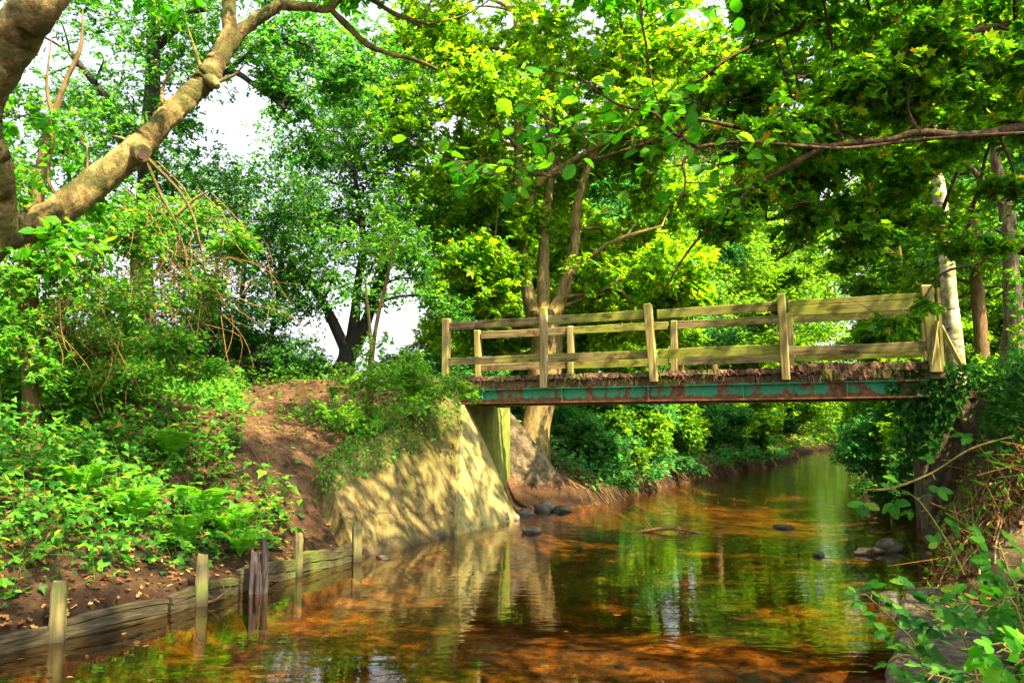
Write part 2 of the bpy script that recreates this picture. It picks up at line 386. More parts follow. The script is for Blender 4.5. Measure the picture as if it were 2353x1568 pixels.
def steel_mat():
    m, nt, nd, lk = new_mat('peeling_green_steel')
    h = noise(nt, 2.3, 7, .62, coords(nt, 'Object', (1.5, 1, .5)), .5)
    fine = noise(nt, 14, 6, .7, coords(nt))
    green = mixc(nt, fine, (.008, .14, .07), (.03, .34, .16))
    rust = ramp(nt, fine, [(.3, (.035, .015, .008)), (.55, (.16, .065, .02)), (.75, (.32, .16, .05))])
    z = N(nt, 'ShaderNodeSeparateXYZ'); lk.new(coords(nt), z.inputs[0])
    lo = N(nt, 'ShaderNodeMapRange'); lk.new(z.outputs[2], lo.inputs[0])
    for i, val in ((1, 1.98), (2, 2.06), (3, .26), (4, 0)): lo.inputs[i].default_value = val
    ad = N(nt, 'ShaderNodeMath', operation='ADD'); lk.new(h, ad.inputs[0]); lk.new(lo.outputs[0], ad.inputs[1])
    col = mixc(nt, ramp(nt, ad.outputs[0], [(.485, (0, 0, 0)), (.56, (1, 1, 1))]), green, rust)
    finish(nt, col, .6, bump(nt, fine, .5, .006), .35); return m
M['steel'] = steel_mat()

def generic(name, stops, sc=6., det=8, bs=.6, bd=.03, rough=.9, patch=None, pscale=1.5, plim=(.5, .65), dist=.2, vs=(1, 1, 1)):
    m, nt, nd, lk = new_mat(name)
    h = noise(nt, sc, det, .65, coords(nt, 'Object', vs), dist)
    col = ramp(nt, h, stops)
    if patch:
        col = mixc(nt, ramp(nt, noise(nt, pscale, 6, .65, coords(nt)), [(plim[0], (0, 0, 0)), (plim[1], (1, 1, 1))]), col, patch)
    finish(nt, col, rough, bump(nt, h, bs, bd), .2); return m
M['deck'] = generic('mossy_deck', [(.3, (.03, .018, .012)), (.55, (.10, .055, .035)), (.8, (.20, .12, .07))], 9, patch=(.08, .09, .02))
M['fringe'] = generic('root_fringe', [(.36, (.012, .008, .006)), (.5, (.07, .036, .024)), (.62, (.16, .085, .055)), (.8, (.26, .18, .11))], 14, bs=1., patch=(.09, .10, .02), pscale=3)
M['block'] = generic('stained_block', [(.3, (.04, .028, .018)), (.6, (.15, .10, .05)), (.85, (.26, .2, .09))], 12, patch=(.12, .13, .02), pscale=2.5)
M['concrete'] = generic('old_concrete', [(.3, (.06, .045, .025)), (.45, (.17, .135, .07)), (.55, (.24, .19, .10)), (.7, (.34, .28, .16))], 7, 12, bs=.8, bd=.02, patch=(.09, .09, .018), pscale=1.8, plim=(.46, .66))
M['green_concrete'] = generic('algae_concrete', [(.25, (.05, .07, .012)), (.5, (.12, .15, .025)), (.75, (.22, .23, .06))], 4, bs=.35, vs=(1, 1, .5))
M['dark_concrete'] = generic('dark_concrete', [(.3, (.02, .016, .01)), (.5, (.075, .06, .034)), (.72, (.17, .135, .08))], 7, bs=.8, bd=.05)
M['earthy_concrete'] = generic('earthy_concrete', [(.3, (.04, .028, .015)), (.5, (.14, .10, .05)), (.72, (.27, .20, .11))], 7, bs=.8, bd=.05)
M['root'] = bark_mat('root', [(.3, (.10, .055, .025)), (.7, (.34, .20, .10))], (20, 20, 20), .4)
M['coping'] = generic('coping', [(.35, (.012, .010, .008)), (.5, (.045, .036, .025)), (.7, (.12, .10, .07))], 11, 12, bs=1., bd=.04)
M['plank'] = generic('wet_plank', [(.3, (.008, .007, .004)), (.55, (.032, .026, .013)), (.8, (.085, .065, .032))], 3, bs=.8, patch=(.06, .075, .015), vs=(2, 2, 14))
M['stone'] = generic('stone', [(.3, (.05, .045, .04)), (.7, (.2, .17, .13))], 8)
M['stone_dark'] = generic('wet_stone', [(.3, (.02, .018, .014)), (.6, (.08, .07, .05)), (.75, (.16, .14, .1))], 9, rough=.45)
M['cut_wood'] = generic('cut_wood', [(.3, (.012, .008, .008)), (.7, (.06, .035, .03))], 12)

def ground_mat():
    m, nt, nd, lk = new_mat('earth')
    v = coords(nt); h = noise(nt, 3.0, 10, .68, v, .3); f = noise(nt, 22, 8, .7, v)
    earth = ramp(nt, h, [(.3, (.024, .014, .008)), (.47, (.070, .039, .021)), (.6, (.125, .074, .039)), (.8, (.23, .15, .085))])
    earth = mixc(nt, 1.0, earth, ramp(nt, f, [(.3, (.55, .5, .5)), (.65, (1.15, 1.1, 1.05))]), 'MULTIPLY')
    bed = ramp(nt, noise(nt, 2.2, 8, .7, v, .6), [(.3, (.014, .010, .004)), (.44, (.07, .038, .010)), (.57, (.18, .09, .018)), (.74, (.48, .27, .06))])
    bed = mixc(nt, 1.0, bed, ramp(nt, noise(nt, 16, 6, .7, v), [(.36, (.2, .2, .22)), (.5, (1, 1, 1))]), 'MULTIPLY')
    s = N(nt, 'ShaderNodeSeparateXYZ'); lk.new(v, s.inputs[0])
    mr = N(nt, 'ShaderNodeMapRange'); lk.new(s.outputs[2], mr.inputs[0])
    for i, val in ((1, -.06), (2, .06), (3, 0), (4, 1)): mr.inputs[i].default_value = val
    col = mixc(nt, mr.outputs[0], bed, earth)
    mw = N(nt, 'ShaderNodeMapRange'); lk.new(s.outputs[2], mw.inputs[0])
    for i, val in ((1, .12), (2, .5), (3, .28), (4, 1)): mw.inputs[i].default_value = val
    wz = N(nt, 'ShaderNodeMath', operation='MAXIMUM'); lk.new(mw.outputs[0], wz.inputs[0])
    iv = N(nt, 'ShaderNodeMath', operation='SUBTRACT'); iv.inputs[0].default_value = 1; lk.new(mr.outputs[0], iv.inputs[1]); lk.new(iv.outputs[0], wz.inputs[1])
    wc = N(nt, 'ShaderNodeCombineColor'); [lk.new(wz.outputs[0], wc.inputs[i]) for i in range(3)]
    col = mixc(nt, 1.0, col, wc.outputs[0], 'MULTIPLY')
    ad = N(nt, 'ShaderNodeMath', operation='MULTIPLY_ADD'); lk.new(f, ad.inputs[0]); ad.inputs[1].default_value = .5; lk.new(h, ad.inputs[2])
    finish(nt, col, .92, bump(nt, ad.outputs[0], 1., .12), .12); return m
M['ground'] = ground_mat()

def water_mat():
    m, nt, nd, lk = new_mat('stream_water')
    v1 = coords(nt, 'Object', (1, 1, 1))
    rot = N(nt, 'ShaderNodeMapping'); rot.inputs['Rotation'].default_value = (0, 0, R(27)); rot.inputs['Scale'].default_value = (1.1, 2.7, 1)
    t = N(nt, 'ShaderNodeTexCoord'); lk.new(t.outputs['Object'], rot.inputs[0])
    a = noise(nt, 1.3, 3, .5, rot.outputs[0], .5)
    b = noise(nt, 2.8, 2, .5, rot.outputs[0], .6)
    # livelier water where the stream runs over the stones below the bridge
    sep = N(nt, 'ShaderNodeSeparateXYZ'); lk.new(v1, sep.inputs[0])
    rf = N(nt, 'ShaderNodeMapRange', interpolation_type='SMOOTHSTEP'); lk.new(sep.outputs[1], rf.inputs[0])
    for i, val in ((1, 9.), (2, 12.5), (3, .2), (4, 1.1)): rf.inputs[i].default_value = val
    mm = N(nt, 'ShaderNodeMath', operation='MULTIPLY'); lk.new(b, mm.inputs[0]); lk.new(rf.outputs[0], mm.inputs[1])
    ad = N(nt, 'ShaderNodeMath', operation='MULTIPLY_ADD'); lk.new(a, ad.inputs[0]); ad.inputs[1].default_value = .35; lk.new(mm.outputs[0], ad.inputs[2])
    bp = bump(nt, ad.outputs[0], .24, .03)
    tr = N(nt, 'ShaderNodeBsdfTransparent'); tr.inputs[0].default_value = (.80, .64, .36, 1)
    gl = N(nt, 'ShaderNodeBsdfGlossy'); gl.inputs['Roughness'].default_value = .015; gl.inputs['Color'].default_value = (1, 1, 1, 1)
    lk.new(bp, gl.inputs['Normal'])
    fr = N(nt, 'ShaderNodeFresnel'); fr.inputs['IOR'].default_value = 1.38; lk.new(bp, fr.inputs['Normal'])
    fm = N(nt, 'ShaderNodeMath', operation='MULTIPLY_ADD', use_clamp=True); lk.new(fr.outputs[0], fm.inputs[0]); fm.inputs[1].default_value = 1.0; fm.inputs[2].default_value = .015
    mx = N(nt, 'ShaderNodeMixShader'); lk.new(fm.outputs[0], mx.inputs[0]); lk.new(tr.outputs[0], mx.inputs[1]); lk.new(gl.outputs[0], mx.inputs[2])
    o = N(nt, 'ShaderNodeOutputMaterial'); lk.new(mx.outputs[0], o.inputs[0]); return m
M['water'] = water_mat()

# ------------------------------------------------------------------ ground
LY = [-30, 0, 5.36, 6.8, 8.26, 9.24, 10.9, 13.6, 15.95, 17.4, 18.6, 20, 21.6, 23.4, 25, 27.2, 29.8, 33, 37, 41, 46, 52, 80, 200]
LX = [-21, -6.2, -3.45, -2.67, -2.2, -1.8, -1.05, .1, 1.34, 2.35, 2.55, 3.6, 3.95, 5.1, 5.6, 7.5, 8.5, 10.7, 12.3, 14.6, 16.2, 19.4, 34, 96]
RY = [-30, 0, 3.94, 5.35, 6.8, 8.8, 11.3, 15, 23, 30, 38, 52, 80, 200]
RX = [-16, -.3, 1.8, 2.55, 3.3, 4.3, 5.7, 7.6, 10.6, 13.4, 17, 23.5, 38, 100]
XL = lambda y: np.interp(y, LY, LX)
XR = lambda y: np.interp(y, RY, RX)
DG = np.concatenate([np.arange(-3, 8, .05), [10, 20, 60, 200]])
def prof(pts): p = np.array(pts); return np.interp(DG, p[:, 0], p[:, 1])
nearL = prof([(-3, -.42), (-.9, -.36), (.08, -.3), (.2, .14), (.5, .26), (1.2, .58), (2.2, 1.2), (4.2, 2.1), (6, 2.3), (60, 2.5)])
midL = prof([(-3, -.42), (-.9, -.36), (0, -.22), (.3, .0), (.6, .25), (1.2, .75), (2.4, 1.35), (4.2, 2.02), (6, 2.15), (60, 2.4)])
def wingL(zt): return prof([(-3, -.42), (-.9, -.34), (0, -.22), (.95, zt - .2), (1.2, zt - .03), (2.2, .4 * zt + .6 * 1.9), (4., 2.1), (6, 2.2), (60, 2.4)])
abutL = prof([(-3, -.42), (-.9, -.34), (0, -.2), (.9, -.05), (1.05, .0), (1.6, 2.15), (3, 2.3), (6, 2.36), (60, 2.5)])
farL = prof([(-3, -.42), (-.6, -.34), (-.05, -.1), (.1, .22), (.5, .5), (1.2, .95), (2.2, 1.6), (3.6, 2.2), (6, 2.4), (60, 2.6)])
KL = [(-30, nearL), (8.6, nearL), (9.4, midL), (9.9, wingL(.66)), (10.5, wingL(.86)), (13.8, wingL(1.86)), (14.1, abutL), (15.6, abutL), (16.2, farL), (200, farL)]
nearR = prof([(-3, -.42), (-.8, -.36), (-.06, -.3), (.04, .18), (.7, .26), (1.4, .8), (2.4, 1.7), (4, 2.2), (7, 2.4), (60, 2.6)])
def wingR(zt): return prof([(-3, -.42), (-.8, -.34), (.1, -.22), (1.0, zt - .25), (1.25, zt - .03), (2.2, 2.25), (4, 2.38), (7, 2.42), (60, 2.6)])
abutR = prof([(-3, -.42), (-.8, -.34), (0, -.2), (.15, -.1), (.55, 2.15), (3, 2.34), (6, 2.4), (60, 2.6)])
farR = prof([(-3, -.42), (-.6, -.34), (-.05, -.1), (.1, .2), (.4, .6), (1., 1.1), (2., 1.9), (4, 2.35), (60, 2.6)])
KR = [(-30, nearR), (6.3, nearR), (6.8, wingR(1.55)), (11.0, wingR(2.2)), (11.3, abutR), (13.2, abutR), (13.8, farR), (200, farR)]
def prof_at(K, y, d):
    ys = np.array([k[0] for k in K]); A = np.stack([k[1] for k in K])
    i = np.clip(np.searchsorted(ys, y) - 1, 0, len(ys) - 2); t = np.clip((y - ys[i]) / (ys[i+1] - ys[i]), 0, 1)
    j = np.clip(np.searchsorted(DG, d) - 1, 0, len(DG) - 2); s = np.clip((d - DG[j]) / (DG[j+1] - DG[j]), 0, 1)
    f = lambda a: A[a, j] * (1 - s) + A[a, j + 1] * s
    return f(i) * (1 - t) + f(i + 1) * t
def wav(x, y):
    s = 0
    for k, (fx, fy, ph, am) in enumerate([(1.1, .7, .3, .05), (-.8, 1.5, 1.2, .05), (2.3, 1.9, 2., .035), (3.7, -2.6, .7, .025), (-5.2, 4.1, 3, .018), (7.7, 6.9, 1.1, .013), (-11, 9.3, .2, .009)]):
        s = s + am * np.sin(fx * x + fy * y + ph + 1.5 * np.sin(.6 * fy * x - .5 * fx * y))
    return s
def H(x, y):
    x = np.asarray(x, float); y = np.asarray(y, float)
    xl, xr = XL(y), XR(y); c = (xl + xr) / 2
    dl, dr = (xl - x) * .88, (x - xr) * .88
    z = np.where(x < c, prof_at(KL, y, dl), prof_at(KR, y, dr))
    return z + wav(x, y) * np.clip(.35 + .5 * np.maximum(dl, dr), .3, 1.3)

def build_ground():
    ys = np.concatenate([np.arange(-14, 1, .8), np.arange(1, 18, .13), np.arange(18, 34, .35), np.arange(34, 70, 1.2), np.linspace(70, 200, 16)])
    a = np.arange(0, 8.5, .11); b = np.array([9, 9.6, 10.4, 11.5, 13, 15, 18, 22, 28, 36, 48, 64, 85, 115, 150, 200])
    h = np.concatenate([a, b]); ts = np.concatenate([-h[::-1], h[1:]])
    Y, T = np.meshgrid(ys, ts, indexing='ij')
    X = (XL(Y) + XR(Y)) / 2 + T
    Z = H(X, Y); V = np.stack([X, Y, Z], -1).reshape(-1, 3)
    ny, nt_ = Y.shape; i = (np.arange(ny - 1)[:, None] * nt_ + np.arange(nt_ - 1)[None])
    F = np.stack([i, i + 1, i + 1 + nt_, i + nt_], -1).reshape(-1, 4)
    m = MB(); m.add(V, F); tag(m.build('ground', M['ground'], smooth=True), kind='structure')
    ys = np.concatenate([np.arange(-14, 40, .5), np.linspace(40, 200, 40)])
    V = []
    for y in ys:
        l, r_ = float(XL(y)) - 1.4, float(XR(y)) + .5
        V += [[l + (r_ - l) * t, y, 0.0] for t in np.linspace(0, 1, 9)]
    n = 9; i = (np.arange(len(ys) - 1)[:, None] * n + np.arange(n - 1)[None])
    m = MB(); m.add(V, np.stack([i, i + 1, i + 1 + n, i + n], -1).reshape(-1, 4)); tag(m.build('water', M['water'], smooth=True), kind='structure')
build_ground()
HZ = lambda x, y: float(H(np.array([x]), np.array([y]))[0])

def hit(u, v):
    for Y in np.arange(2, 40, .1):
        p = P(u, v, Y)
        if p[2] < HZ(p[0], p[1]): return p
    return p
for u, v, r_ in [(640, 1160, .3), (690, 1205, .25), (750, 1000, .35), (700, 1060, .2), (330, 1150, .4), (480, 1060, .35), (230, 1230, .35), (400, 1010, .3), (560, 1130, .3), (450, 1210, .3), (150, 1120, .3), (330, 1340, .3), (560, 1430, .35), (720, 1440, .35), (1180, 1315, .22), (1240, 1535, .42), (1600, 1475, .38), (1770, 1300, .35), (1930, 1340, .3), (1540, 1225, .3), (1330, 1240, .25), (1420, 1400, .25), (1180, 1190, .2), (2280, 1130, .35), (2330, 1060, .35), (2250, 1215, .3), (2120, 1290, .3), (2300, 1300, .35), (1060, 1440, .25), (900, 1500, .3)]:
    SHAFTS.append((hit(u, v), r_))
for u, v, Y, r_ in [(1095, 1060, 13.5, .2), (1105, 1110, 13.4, .28), (1125, 1150, 13.3, .2), (925, 1040, 11.8, .16), (990, 1085, 12.3, .16), (1010, 1120, 12.2, .13), (880, 1200, 10.4, .2), (940, 1170, 11.2, .14), (860, 1110, 11, .15), (820, 1240, 9.2, .14), (464, 1340, 6.8, .16), (685, 1270, 8.2, .12), (2190, 780, 13.5, .4), (1265, 690, 16.6, .4), (1240, 840, 16.6, .3), (1400, 740, 12.6, .2), (1640, 730, 12, .2), (1700, 810, 12, .2), (1950, 690, 11.5, .25), (1350, 905, 12.9, .25), (1750, 900, 12, .25), (1980, 900, 11.3, .25), (1510, 780, 12.3, .2), (500, 140, 6.7, .2), (430, 230, 6.5, .22), (545, 70, 6.8, .15), (300, 350, 6.2, .2), (150, 470, 6.1, .22), (60, 60, 5.1, .25), (640, 15, 6.9, .15), (20, 150, 5.2, .25), (2270, 1130, 6.6, .4), (2320, 1050, 6.3, .4), (2200, 1180, 7.2, .35), (2330, 1220, 5.6, .4), (1600, 290, 5.7, .12), (1850, 330, 5.7, .12), (2150, 308, 5.7, .12)]:
    SHAFTS.append((P(u, v, Y), r_))

# ------------------------------------------------------------------ bridge (local x along the span, y across to the far side)
O2 = np.array([-1.13, 14.1]); E2 = np.array([5.87, 11.1]); AX = (E2 - O2) / np.linalg.norm(E2 - O2); BL = float(np.linalg.norm(E2 - O2)); NR = np.array([-AX[1], AX[0]])
BANG = math.atan2(AX[1], AX[0])
def along(u):
    """distance along the near parapet whose picture column is u"""
    lo, hi = -1., BL + 1
    for _ in range(40):
        m = (lo + hi) / 2; q = O2 + AX * m
        if CU + FPX * q[0] / q[1] < u: lo = m
        else: hi = m
    return lo
def build_bridge():
    root = empty('footbridge', (O2[0], O2[1], 0), BANG, 'old wooden-railed footbridge on rusty green steel beams crossing the stream', 'bridge')
    W = 1.2
    def ibeam(y):
        m = MB(); x0, x1 = -.12, BL - .05
        m.box((x0, y - .1, 1.955), (x1, y + .1, 1.98)); m.box((x0, y - .012, 1.98), (x1, y + .012, 2.185)); m.box((x0, y - .1, 2.185), (x1, y + .1, 2.208))
        bo = m.build('main_beam', M['steel'], root)
        for x in np.arange(.7, BL, 1.45):
            m = MB(); m.box((x, y - .085, 1.982), (x + .02, y - .014, 2.183)); m.build('stiffener', M['steel'], bo)
    ibeam(.0); ibeam(W)
    m = MB()
    for x in np.arange(-.1, BL, .232):
        m.box((x, -.04, 2.215), (x + .222, W + .08, 2.375 + rng.uniform(-.008, .01)), jit=.006)
    m.build('deck', M['deck'], root)
    x = .02
    while x < BL - .1:                       # row of stained blocks along the beam's outer edge
        w = rng.uniform(.17, .34)
        if rng.random() > .12:
            m = MB(); m.box((x, -.1, 2.212), (x + w - .012, -.045, 2.318 + rng.uniform(-.012, .008)), jit=.008); m.build('edge_block', M['block'], root)
        x += w
    # mat of soil, moss and roots sagging over the edge
    m = MB(); xs = np.arange(-.1, BL - .02, .035); rows = []
    for i, x in enumerate(xs):
        a = .5 + .5 * math.sin(x * 2.1 + 1) * math.sin(x * 5.3); b = rng.random()
        th = .03 + .03 * a + .02 * b + (.05 if x > 5.6 else 0); hang = .01 + .06 * a * b * b + (.1 if 6.2 < x < 7.1 else 0)
        rows.append([[x, -.02, 2.37], [x, -.045, 2.375 + th * .9], [x, -.10 - .03 * b, 2.372 + th * .8], [x, -.13 - .02 * a, 2.352], [x, -.12 - .03 * b, 2.352 - hang], [x, -.08, 2.345 - hang], [x, -.06, 2.34]])
    V = np.array(rows).reshape(-1, 3); V += rng.normal(size=V.shape) * .008
    i = (np.arange(len(xs) - 1)[:, None] * 7 + np.arange(6)[None]); m.add(V, np.stack([i, i + 1, i + 8, i + 7], -1).reshape(-1, 4))
    n = 520; xx = rng.uniform(0, BL - .1, n); A = np.stack([xx, rng.uniform(-.15, -.09, n), rng.uniform(2.28, 2.38, n)], 1)
    C = A + np.stack([rng.normal(size=n) * .05, rng.uniform(-.04, .01, n), -rng.uniform(.03, .17, n) ** 1.0], 1); m.sticks(A, (A + C) / 2 + rng.normal(size=A.shape) * .015, C, .005, .0015)
    n = 900; xx = np.concatenate([rng.uniform(0, BL - .1, 500), rng.uniform(5.8, BL - .05, 400)]); A = np.stack([xx, rng.uniform(-.14, .02, n), rng.uniform(2.36, 2.41, n)], 1)
    C = A + np.stack([rng.normal(size=n) * .06, rng.normal(size=n) * .05, rng.uniform(-.02, .07, n)], 1); m.sticks(A, (A + C) / 2 + rng.normal(size=A.shape) * .015, C, .005, .0015)
    m.build('moss_fringe', M['fringe'], root)
    PX = [along(u) for u in (1030, 1257, 1508, 1808, 2149)]
    def post(x, y, z0, z1, w=.115, lean=0.0, leany=0.0, name='post'):
        m = MB(); h = w / 2; a = .012
        prof_ = [(-h+a,-h),(h-a,-h),(h,-h+a),(h,h-a),(h-a,h),(-h+a,h),(-h,h-a),(-h,-h+a)]
        V = []
        for z, t in ((z0, 0), ((z0+z1)/2, .5), (z1 - .02, 1), (z1, 1)):
            s = .82 if z == z1 else 1
            V += [[x + p[0]*s + lean*t, y + p[1]*s + leany*t, z + (rng.uniform(-.006, .006) if z > 3 else 0)] for p in prof_]
        for k in range(3): m.add(V[k*8:(k+2)*8], [[j, (j+1) % 8, 8 + (j+1) % 8, 8 + j] for j in range(8)])
        m.poly(V[-8:], list(range(8))); m.poly(V[:8], list(range(8))[::-1])
        return m.build(name, M['post'], root)
    lean = [0, 0, -.08, -.03, -.05]
    posts = []
    for i, x in enumerate(PX):
        po = post(x, -.16 if 0 < i < 4 else -.09, (2.36, 2.2, 2.26, 2.24, 2.3)[i], (3.47, 3.55, 3.50, 3.52, 3.52)[i], (.13, .115, .125, .115, .15)[i], lean[i]); posts.append(po)
        post(x + (.02, .0, .03, -.02, .02)[i], W + .03, 2.3, 3.42 + rng.uniform(-.03, .02), .115, (-.05, .0, .02, 0, -.02)[i])
    def rail(x0, x1, y, z0, z1, t=.045, dz0=0., dz1=0.):
        m = MB(); n = 9; V = []; bow = rng.uniform(-.008, .008)
        for k in range(n):
            s = k / (n - 1); x = x0 + (x1 - x0) * s; dz = dz0 + (dz1 - dz0) * s + bow * math.sin(s * math.pi); j = rng.uniform(-.004, .004, 2)
            V += [[x, y - t/2, z0+dz+j[0]], [x, y - t/2, z1+dz-.008+j[1]], [x, y - t/2+.008, z1+dz+j[1]], [x, y + t/2-.008, z1+dz+j[1]], [x, y + t/2, z1+dz-.008], [x, y + t/2, z0+dz]]
        for k in range(n - 1): m.add(V[k*6:(k+2)*6], [[j, 6 + j, 6 + (j+1) % 6, (j+1) % 6] for j in range(6)])
        m.poly(V[:6], range(6)); m.poly(V[-6:], list(range(6))[::-1])
        return m.build('rail', M['rail'], root)
    for i in range(4):
        a, b = PX[i] + .06, PX[i + 1] - .055
        top = (3.40, 3.405, 3.40, 3.33)[i]
        rail(a + (-.02 if i == 0 else 0), b, -.10 if i else -.09, top - .14, top, .05, 0, (-.0, .01, .02, .0)[i])
        if i == 3: rail(a, b, -.098, 3.337, 3.42, .046)
        rail(a - (.0 if i else .02), b, -.10, (2.635, 2.63, 2.625, 2.60)[i], (2.765, 2.77, 2.77, 2.735)[i], .05)
        rail(a, b, W + .02, 3.25, 3.385, .05); rail(a, b, W + .02, 2.62, 2.75, .05)
    # diagonal brace and plank behind the right-hand end post
    m = MB(); c = np.array([PX[4] + .1, -.05, 2.95]); e = np.array([PX[4] + .36, .0, 2.3]); m.tube([c, (c + e) / 2, e], .035, 4, 0); m.build('brace', M['post'], root)
    m = MB(); m.box((PX[4] + .08, -.1, 2.3), (PX[4] + .115, .04, 3.48), jit=.004); m.build('brace', M['post'], root)
    m = MB(); c = np.array([PX[4] + .05, -.18, 3.0]); e = np.array([PX[4] - .06, -.19, 2.4]); m.tube([c, (c + e) / 2, e], .03, 4, 0); m.build('brace', M['post'], root)
    # galvanised straps where rails meet the posts
    for i in (1, 2, 3):
        for z in (3.36, 2.7):
            m = MB(); m.box((PX[i] + .058 + lean[i] * (z - 2.3) / 1.2, -.19, z - .06), (PX[i] + .063 + lean[i] * (z - 2.3) / 1.2, -.128, z + .05)); m.build('strap', M['strap'], posts[i])
M['strap'] = generic('zinc_strap', [(.3, (.2, .22, .2)), (.7, (.45, .48, .45))], 10, rough=.5)
build_bridge()

# ------------------------------------------------------------------ abutments, wing walls, revetment
def patch_wall(name, quad, thick, mat, label, cat='wall', nu=34, nv=22, rough=.03, edge=.0, smooth=False):
    """a wall whose face is the bilinear patch of four corners (foot a, foot b, top b, top a), with real thickness behind it"""
    a, b, c, d = [np.array(q, float) for q in quad]
    nrm = np.cross(b - a, d - a); nrm /= np.linalg.norm(nrm)
    m = MB(); V = []
    for j in range(nv + 1):
        for i in range(nu + 1):
            s, t = i / nu, j / nv
            p = (a * (1 - s) + b * s) * (1 - t) + (d * (1 - s) + c * s) * t
            w = rough * (math.sin(p[1] * 3.1 + p[2] * 2.3) + .7 * math.sin(p[1] * 7.3 - p[2] * 6.1 + 1) + .5 * math.sin(p[0] * 13 + p[2] * 15)) * .5 + rng.normal() * rough * .04
            if edge and t > .75: p = p + np.array([0, 0, -1]) * edge * (t - .75) * 4 * (.5 + .5 * math.sin(p[1] * 5)) * rng.uniform(.6, 1.1)
            if edge and t < .12: w += edge * rng.uniform(-.6, .6) * (.12 - t) * 8
            V.append(p + nrm * w)
    n = nu + 1; i = (np.arange(nv)[:, None] * n + np.arange(nu)[None]); Q = np.stack([i, i + 1, i + 1 + n, i + n], -1).reshape(-1, 4)
    V = np.array(V); B = V - nrm * thick
    m.add(np.vstack([V, B]), np.vstack([Q, Q[:, ::-1] + len(V)]))
    ring = [k for k in range(nu)] + [nu + n * k for k in range(nv)] + [n * nv + nu - k for k in range(nu)] + [n * (nv - k) for k in range(nv)]
    m.add(np.vstack([V, B]), [[ring[k], ring[k] + len(V), ring[(k+1) % len(ring)] + len(V), ring[(k+1) % len(ring)]] for k in range(len(ring))])
    o = m.build(name, mat, smooth=False)
    if smooth:
        fl = np.zeros(len(o.data.polygons), bool); fl[:nu * nv] = True; o.data.polygons.foreach_set('use_smooth', fl)
    tag(o, label, cat); return o

def wing_mat():
    m, nt, nd, lk = new_mat('wing_concrete')
    v = coords(nt); h = noise(nt, 6, 12, .68, v, .2); big = noise(nt, 1.6, 8, .7, v, .3)
    col = ramp(nt, h, [(.32, (.026, .019, .008)), (.45, (.085, .064, .026)), (.56, (.145, .11, .044)), (.72, (.22, .175, .08))])
    s_ = N(nt, 'ShaderNodeSeparateXYZ'); lk.new(v, s_.inputs[0])
    ma = N(nt, 'ShaderNodeMath', operation='MULTIPLY_ADD'); lk.new(big, ma.inputs[0]); ma.inputs[1].default_value = 1.7; lk.new(s_.outputs[2], ma.inputs[2])
    moss = mixc(nt, h, (.035, .04, .008), (.12, .10, .03))
    f = N(nt, 'ShaderNodeMapRange'); lk.new(ma.outputs[0], f.inputs[0]); f.inputs[1].default_value = 1.5; f.inputs[2].default_value = 2.1
    col = mixc(nt, f.outputs[0], col, moss)
    stk = noise(nt, 1., 8, .7, coords(nt, 'Object', (7, 7, .9)), .4)
    col = mixc(nt, 1.0, col, ramp(nt, stk, [(.36, (.38, .36, .28)), (.5, (.9, .9, .85)), (.65, (1.1, 1.08, 1))]), 'MULTIPLY')
    col = mixc(nt, ramp(nt, noise(nt, 4.5, 8, .7, v), [(.55, (0, 0, 0)), (.63, (.85, .85, .85))]), col, (.045, .055, .010))
    wet = N(nt, 'ShaderNodeMapRange'); lk.new(s_.outputs[2], wet.inputs[0]); wet.inputs[1].default_value = .02; wet.inputs[2].default_value = .16; wet.inputs[3].default_value = .8; wet.inputs[4].default_value = 0
    col = mixc(nt, wet.outputs[0], col, (.025, .02, .012))
    cr = N(nt, 'ShaderNodeTexVoronoi', feature='DISTANCE_TO_EDGE'); cr.inputs['Scale'].default_value = .9; lk.new(mixc(nt, .25, v, nodes_col(nt, v)), cr.inputs['Vector'])
    col = mixc(nt, ramp(nt, cr.outputs['Distance'], [(0, (.75, .75, .75)), (.012, (0, 0, 0))]), col, (.03, .022, .012))
    finish(nt, col, .9, bump(nt, h, .9, .025), .15); return m
def nodes_col(nt, v):
    n = N(nt, 'ShaderNodeTexNoise'); n.inputs['Scale'].default_value = 3; nt.links.new(v, n.inputs['Vector']); return n.outputs['Color']
M['wing_concrete'] = wing_mat()
patch_wall('wing_wall', [(-1.72, 9.5, -.15), (.12, 13.75, -.15), (-.98, 14.0, 2.30), (-2.42, 10.3, 1.02)], .3, M['wing_concrete'],
           'sloping sunlit concrete wing wall on the left bank beside the bridge', nu=60, nv=34, rough=.03, edge=.05, smooth=True)
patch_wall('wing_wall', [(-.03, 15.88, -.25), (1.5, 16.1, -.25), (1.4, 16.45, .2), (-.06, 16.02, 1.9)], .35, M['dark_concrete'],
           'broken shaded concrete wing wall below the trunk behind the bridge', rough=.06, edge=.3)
patch_wall('wing_wall', [(5.75, 11.25, -.2), (3.15, 6.4, -.1), (4.55, 6.1, 1.7), (6.95, 10.9, 2.3)], .3, M['earthy_concrete'],
           'sloping root-covered concrete wing wall on the right bank', nu=50, nv=28, rough=.05, edge=.12)
def facet():
    a, b, c, d = [np.array(q, float) for q in [(-1.72, 9.5, -.15), (.12, 13.75, -.15), (-.98, 14.0, 2.30), (-2.42, 10.3, 1.02)]]
    f = lambda s, t: (a * (1 - s) + b * s) * (1 - t) + (d * (1 - s) + c * s) * t
    nr = np.cross(b - a, d - a); nr /= np.linalg.norm(nr)
    patch_wall('wall_facing', [f(.5, .0) + nr * .03, f(1.01, .0) + nr * .03, f(1.01, .86) + nr * .03, f(.955, .86) + nr * .03], .1, M['facing'], 'smooth rendered wedge on the wing wall next to the green abutment', 'wall', 20, 24, .012)
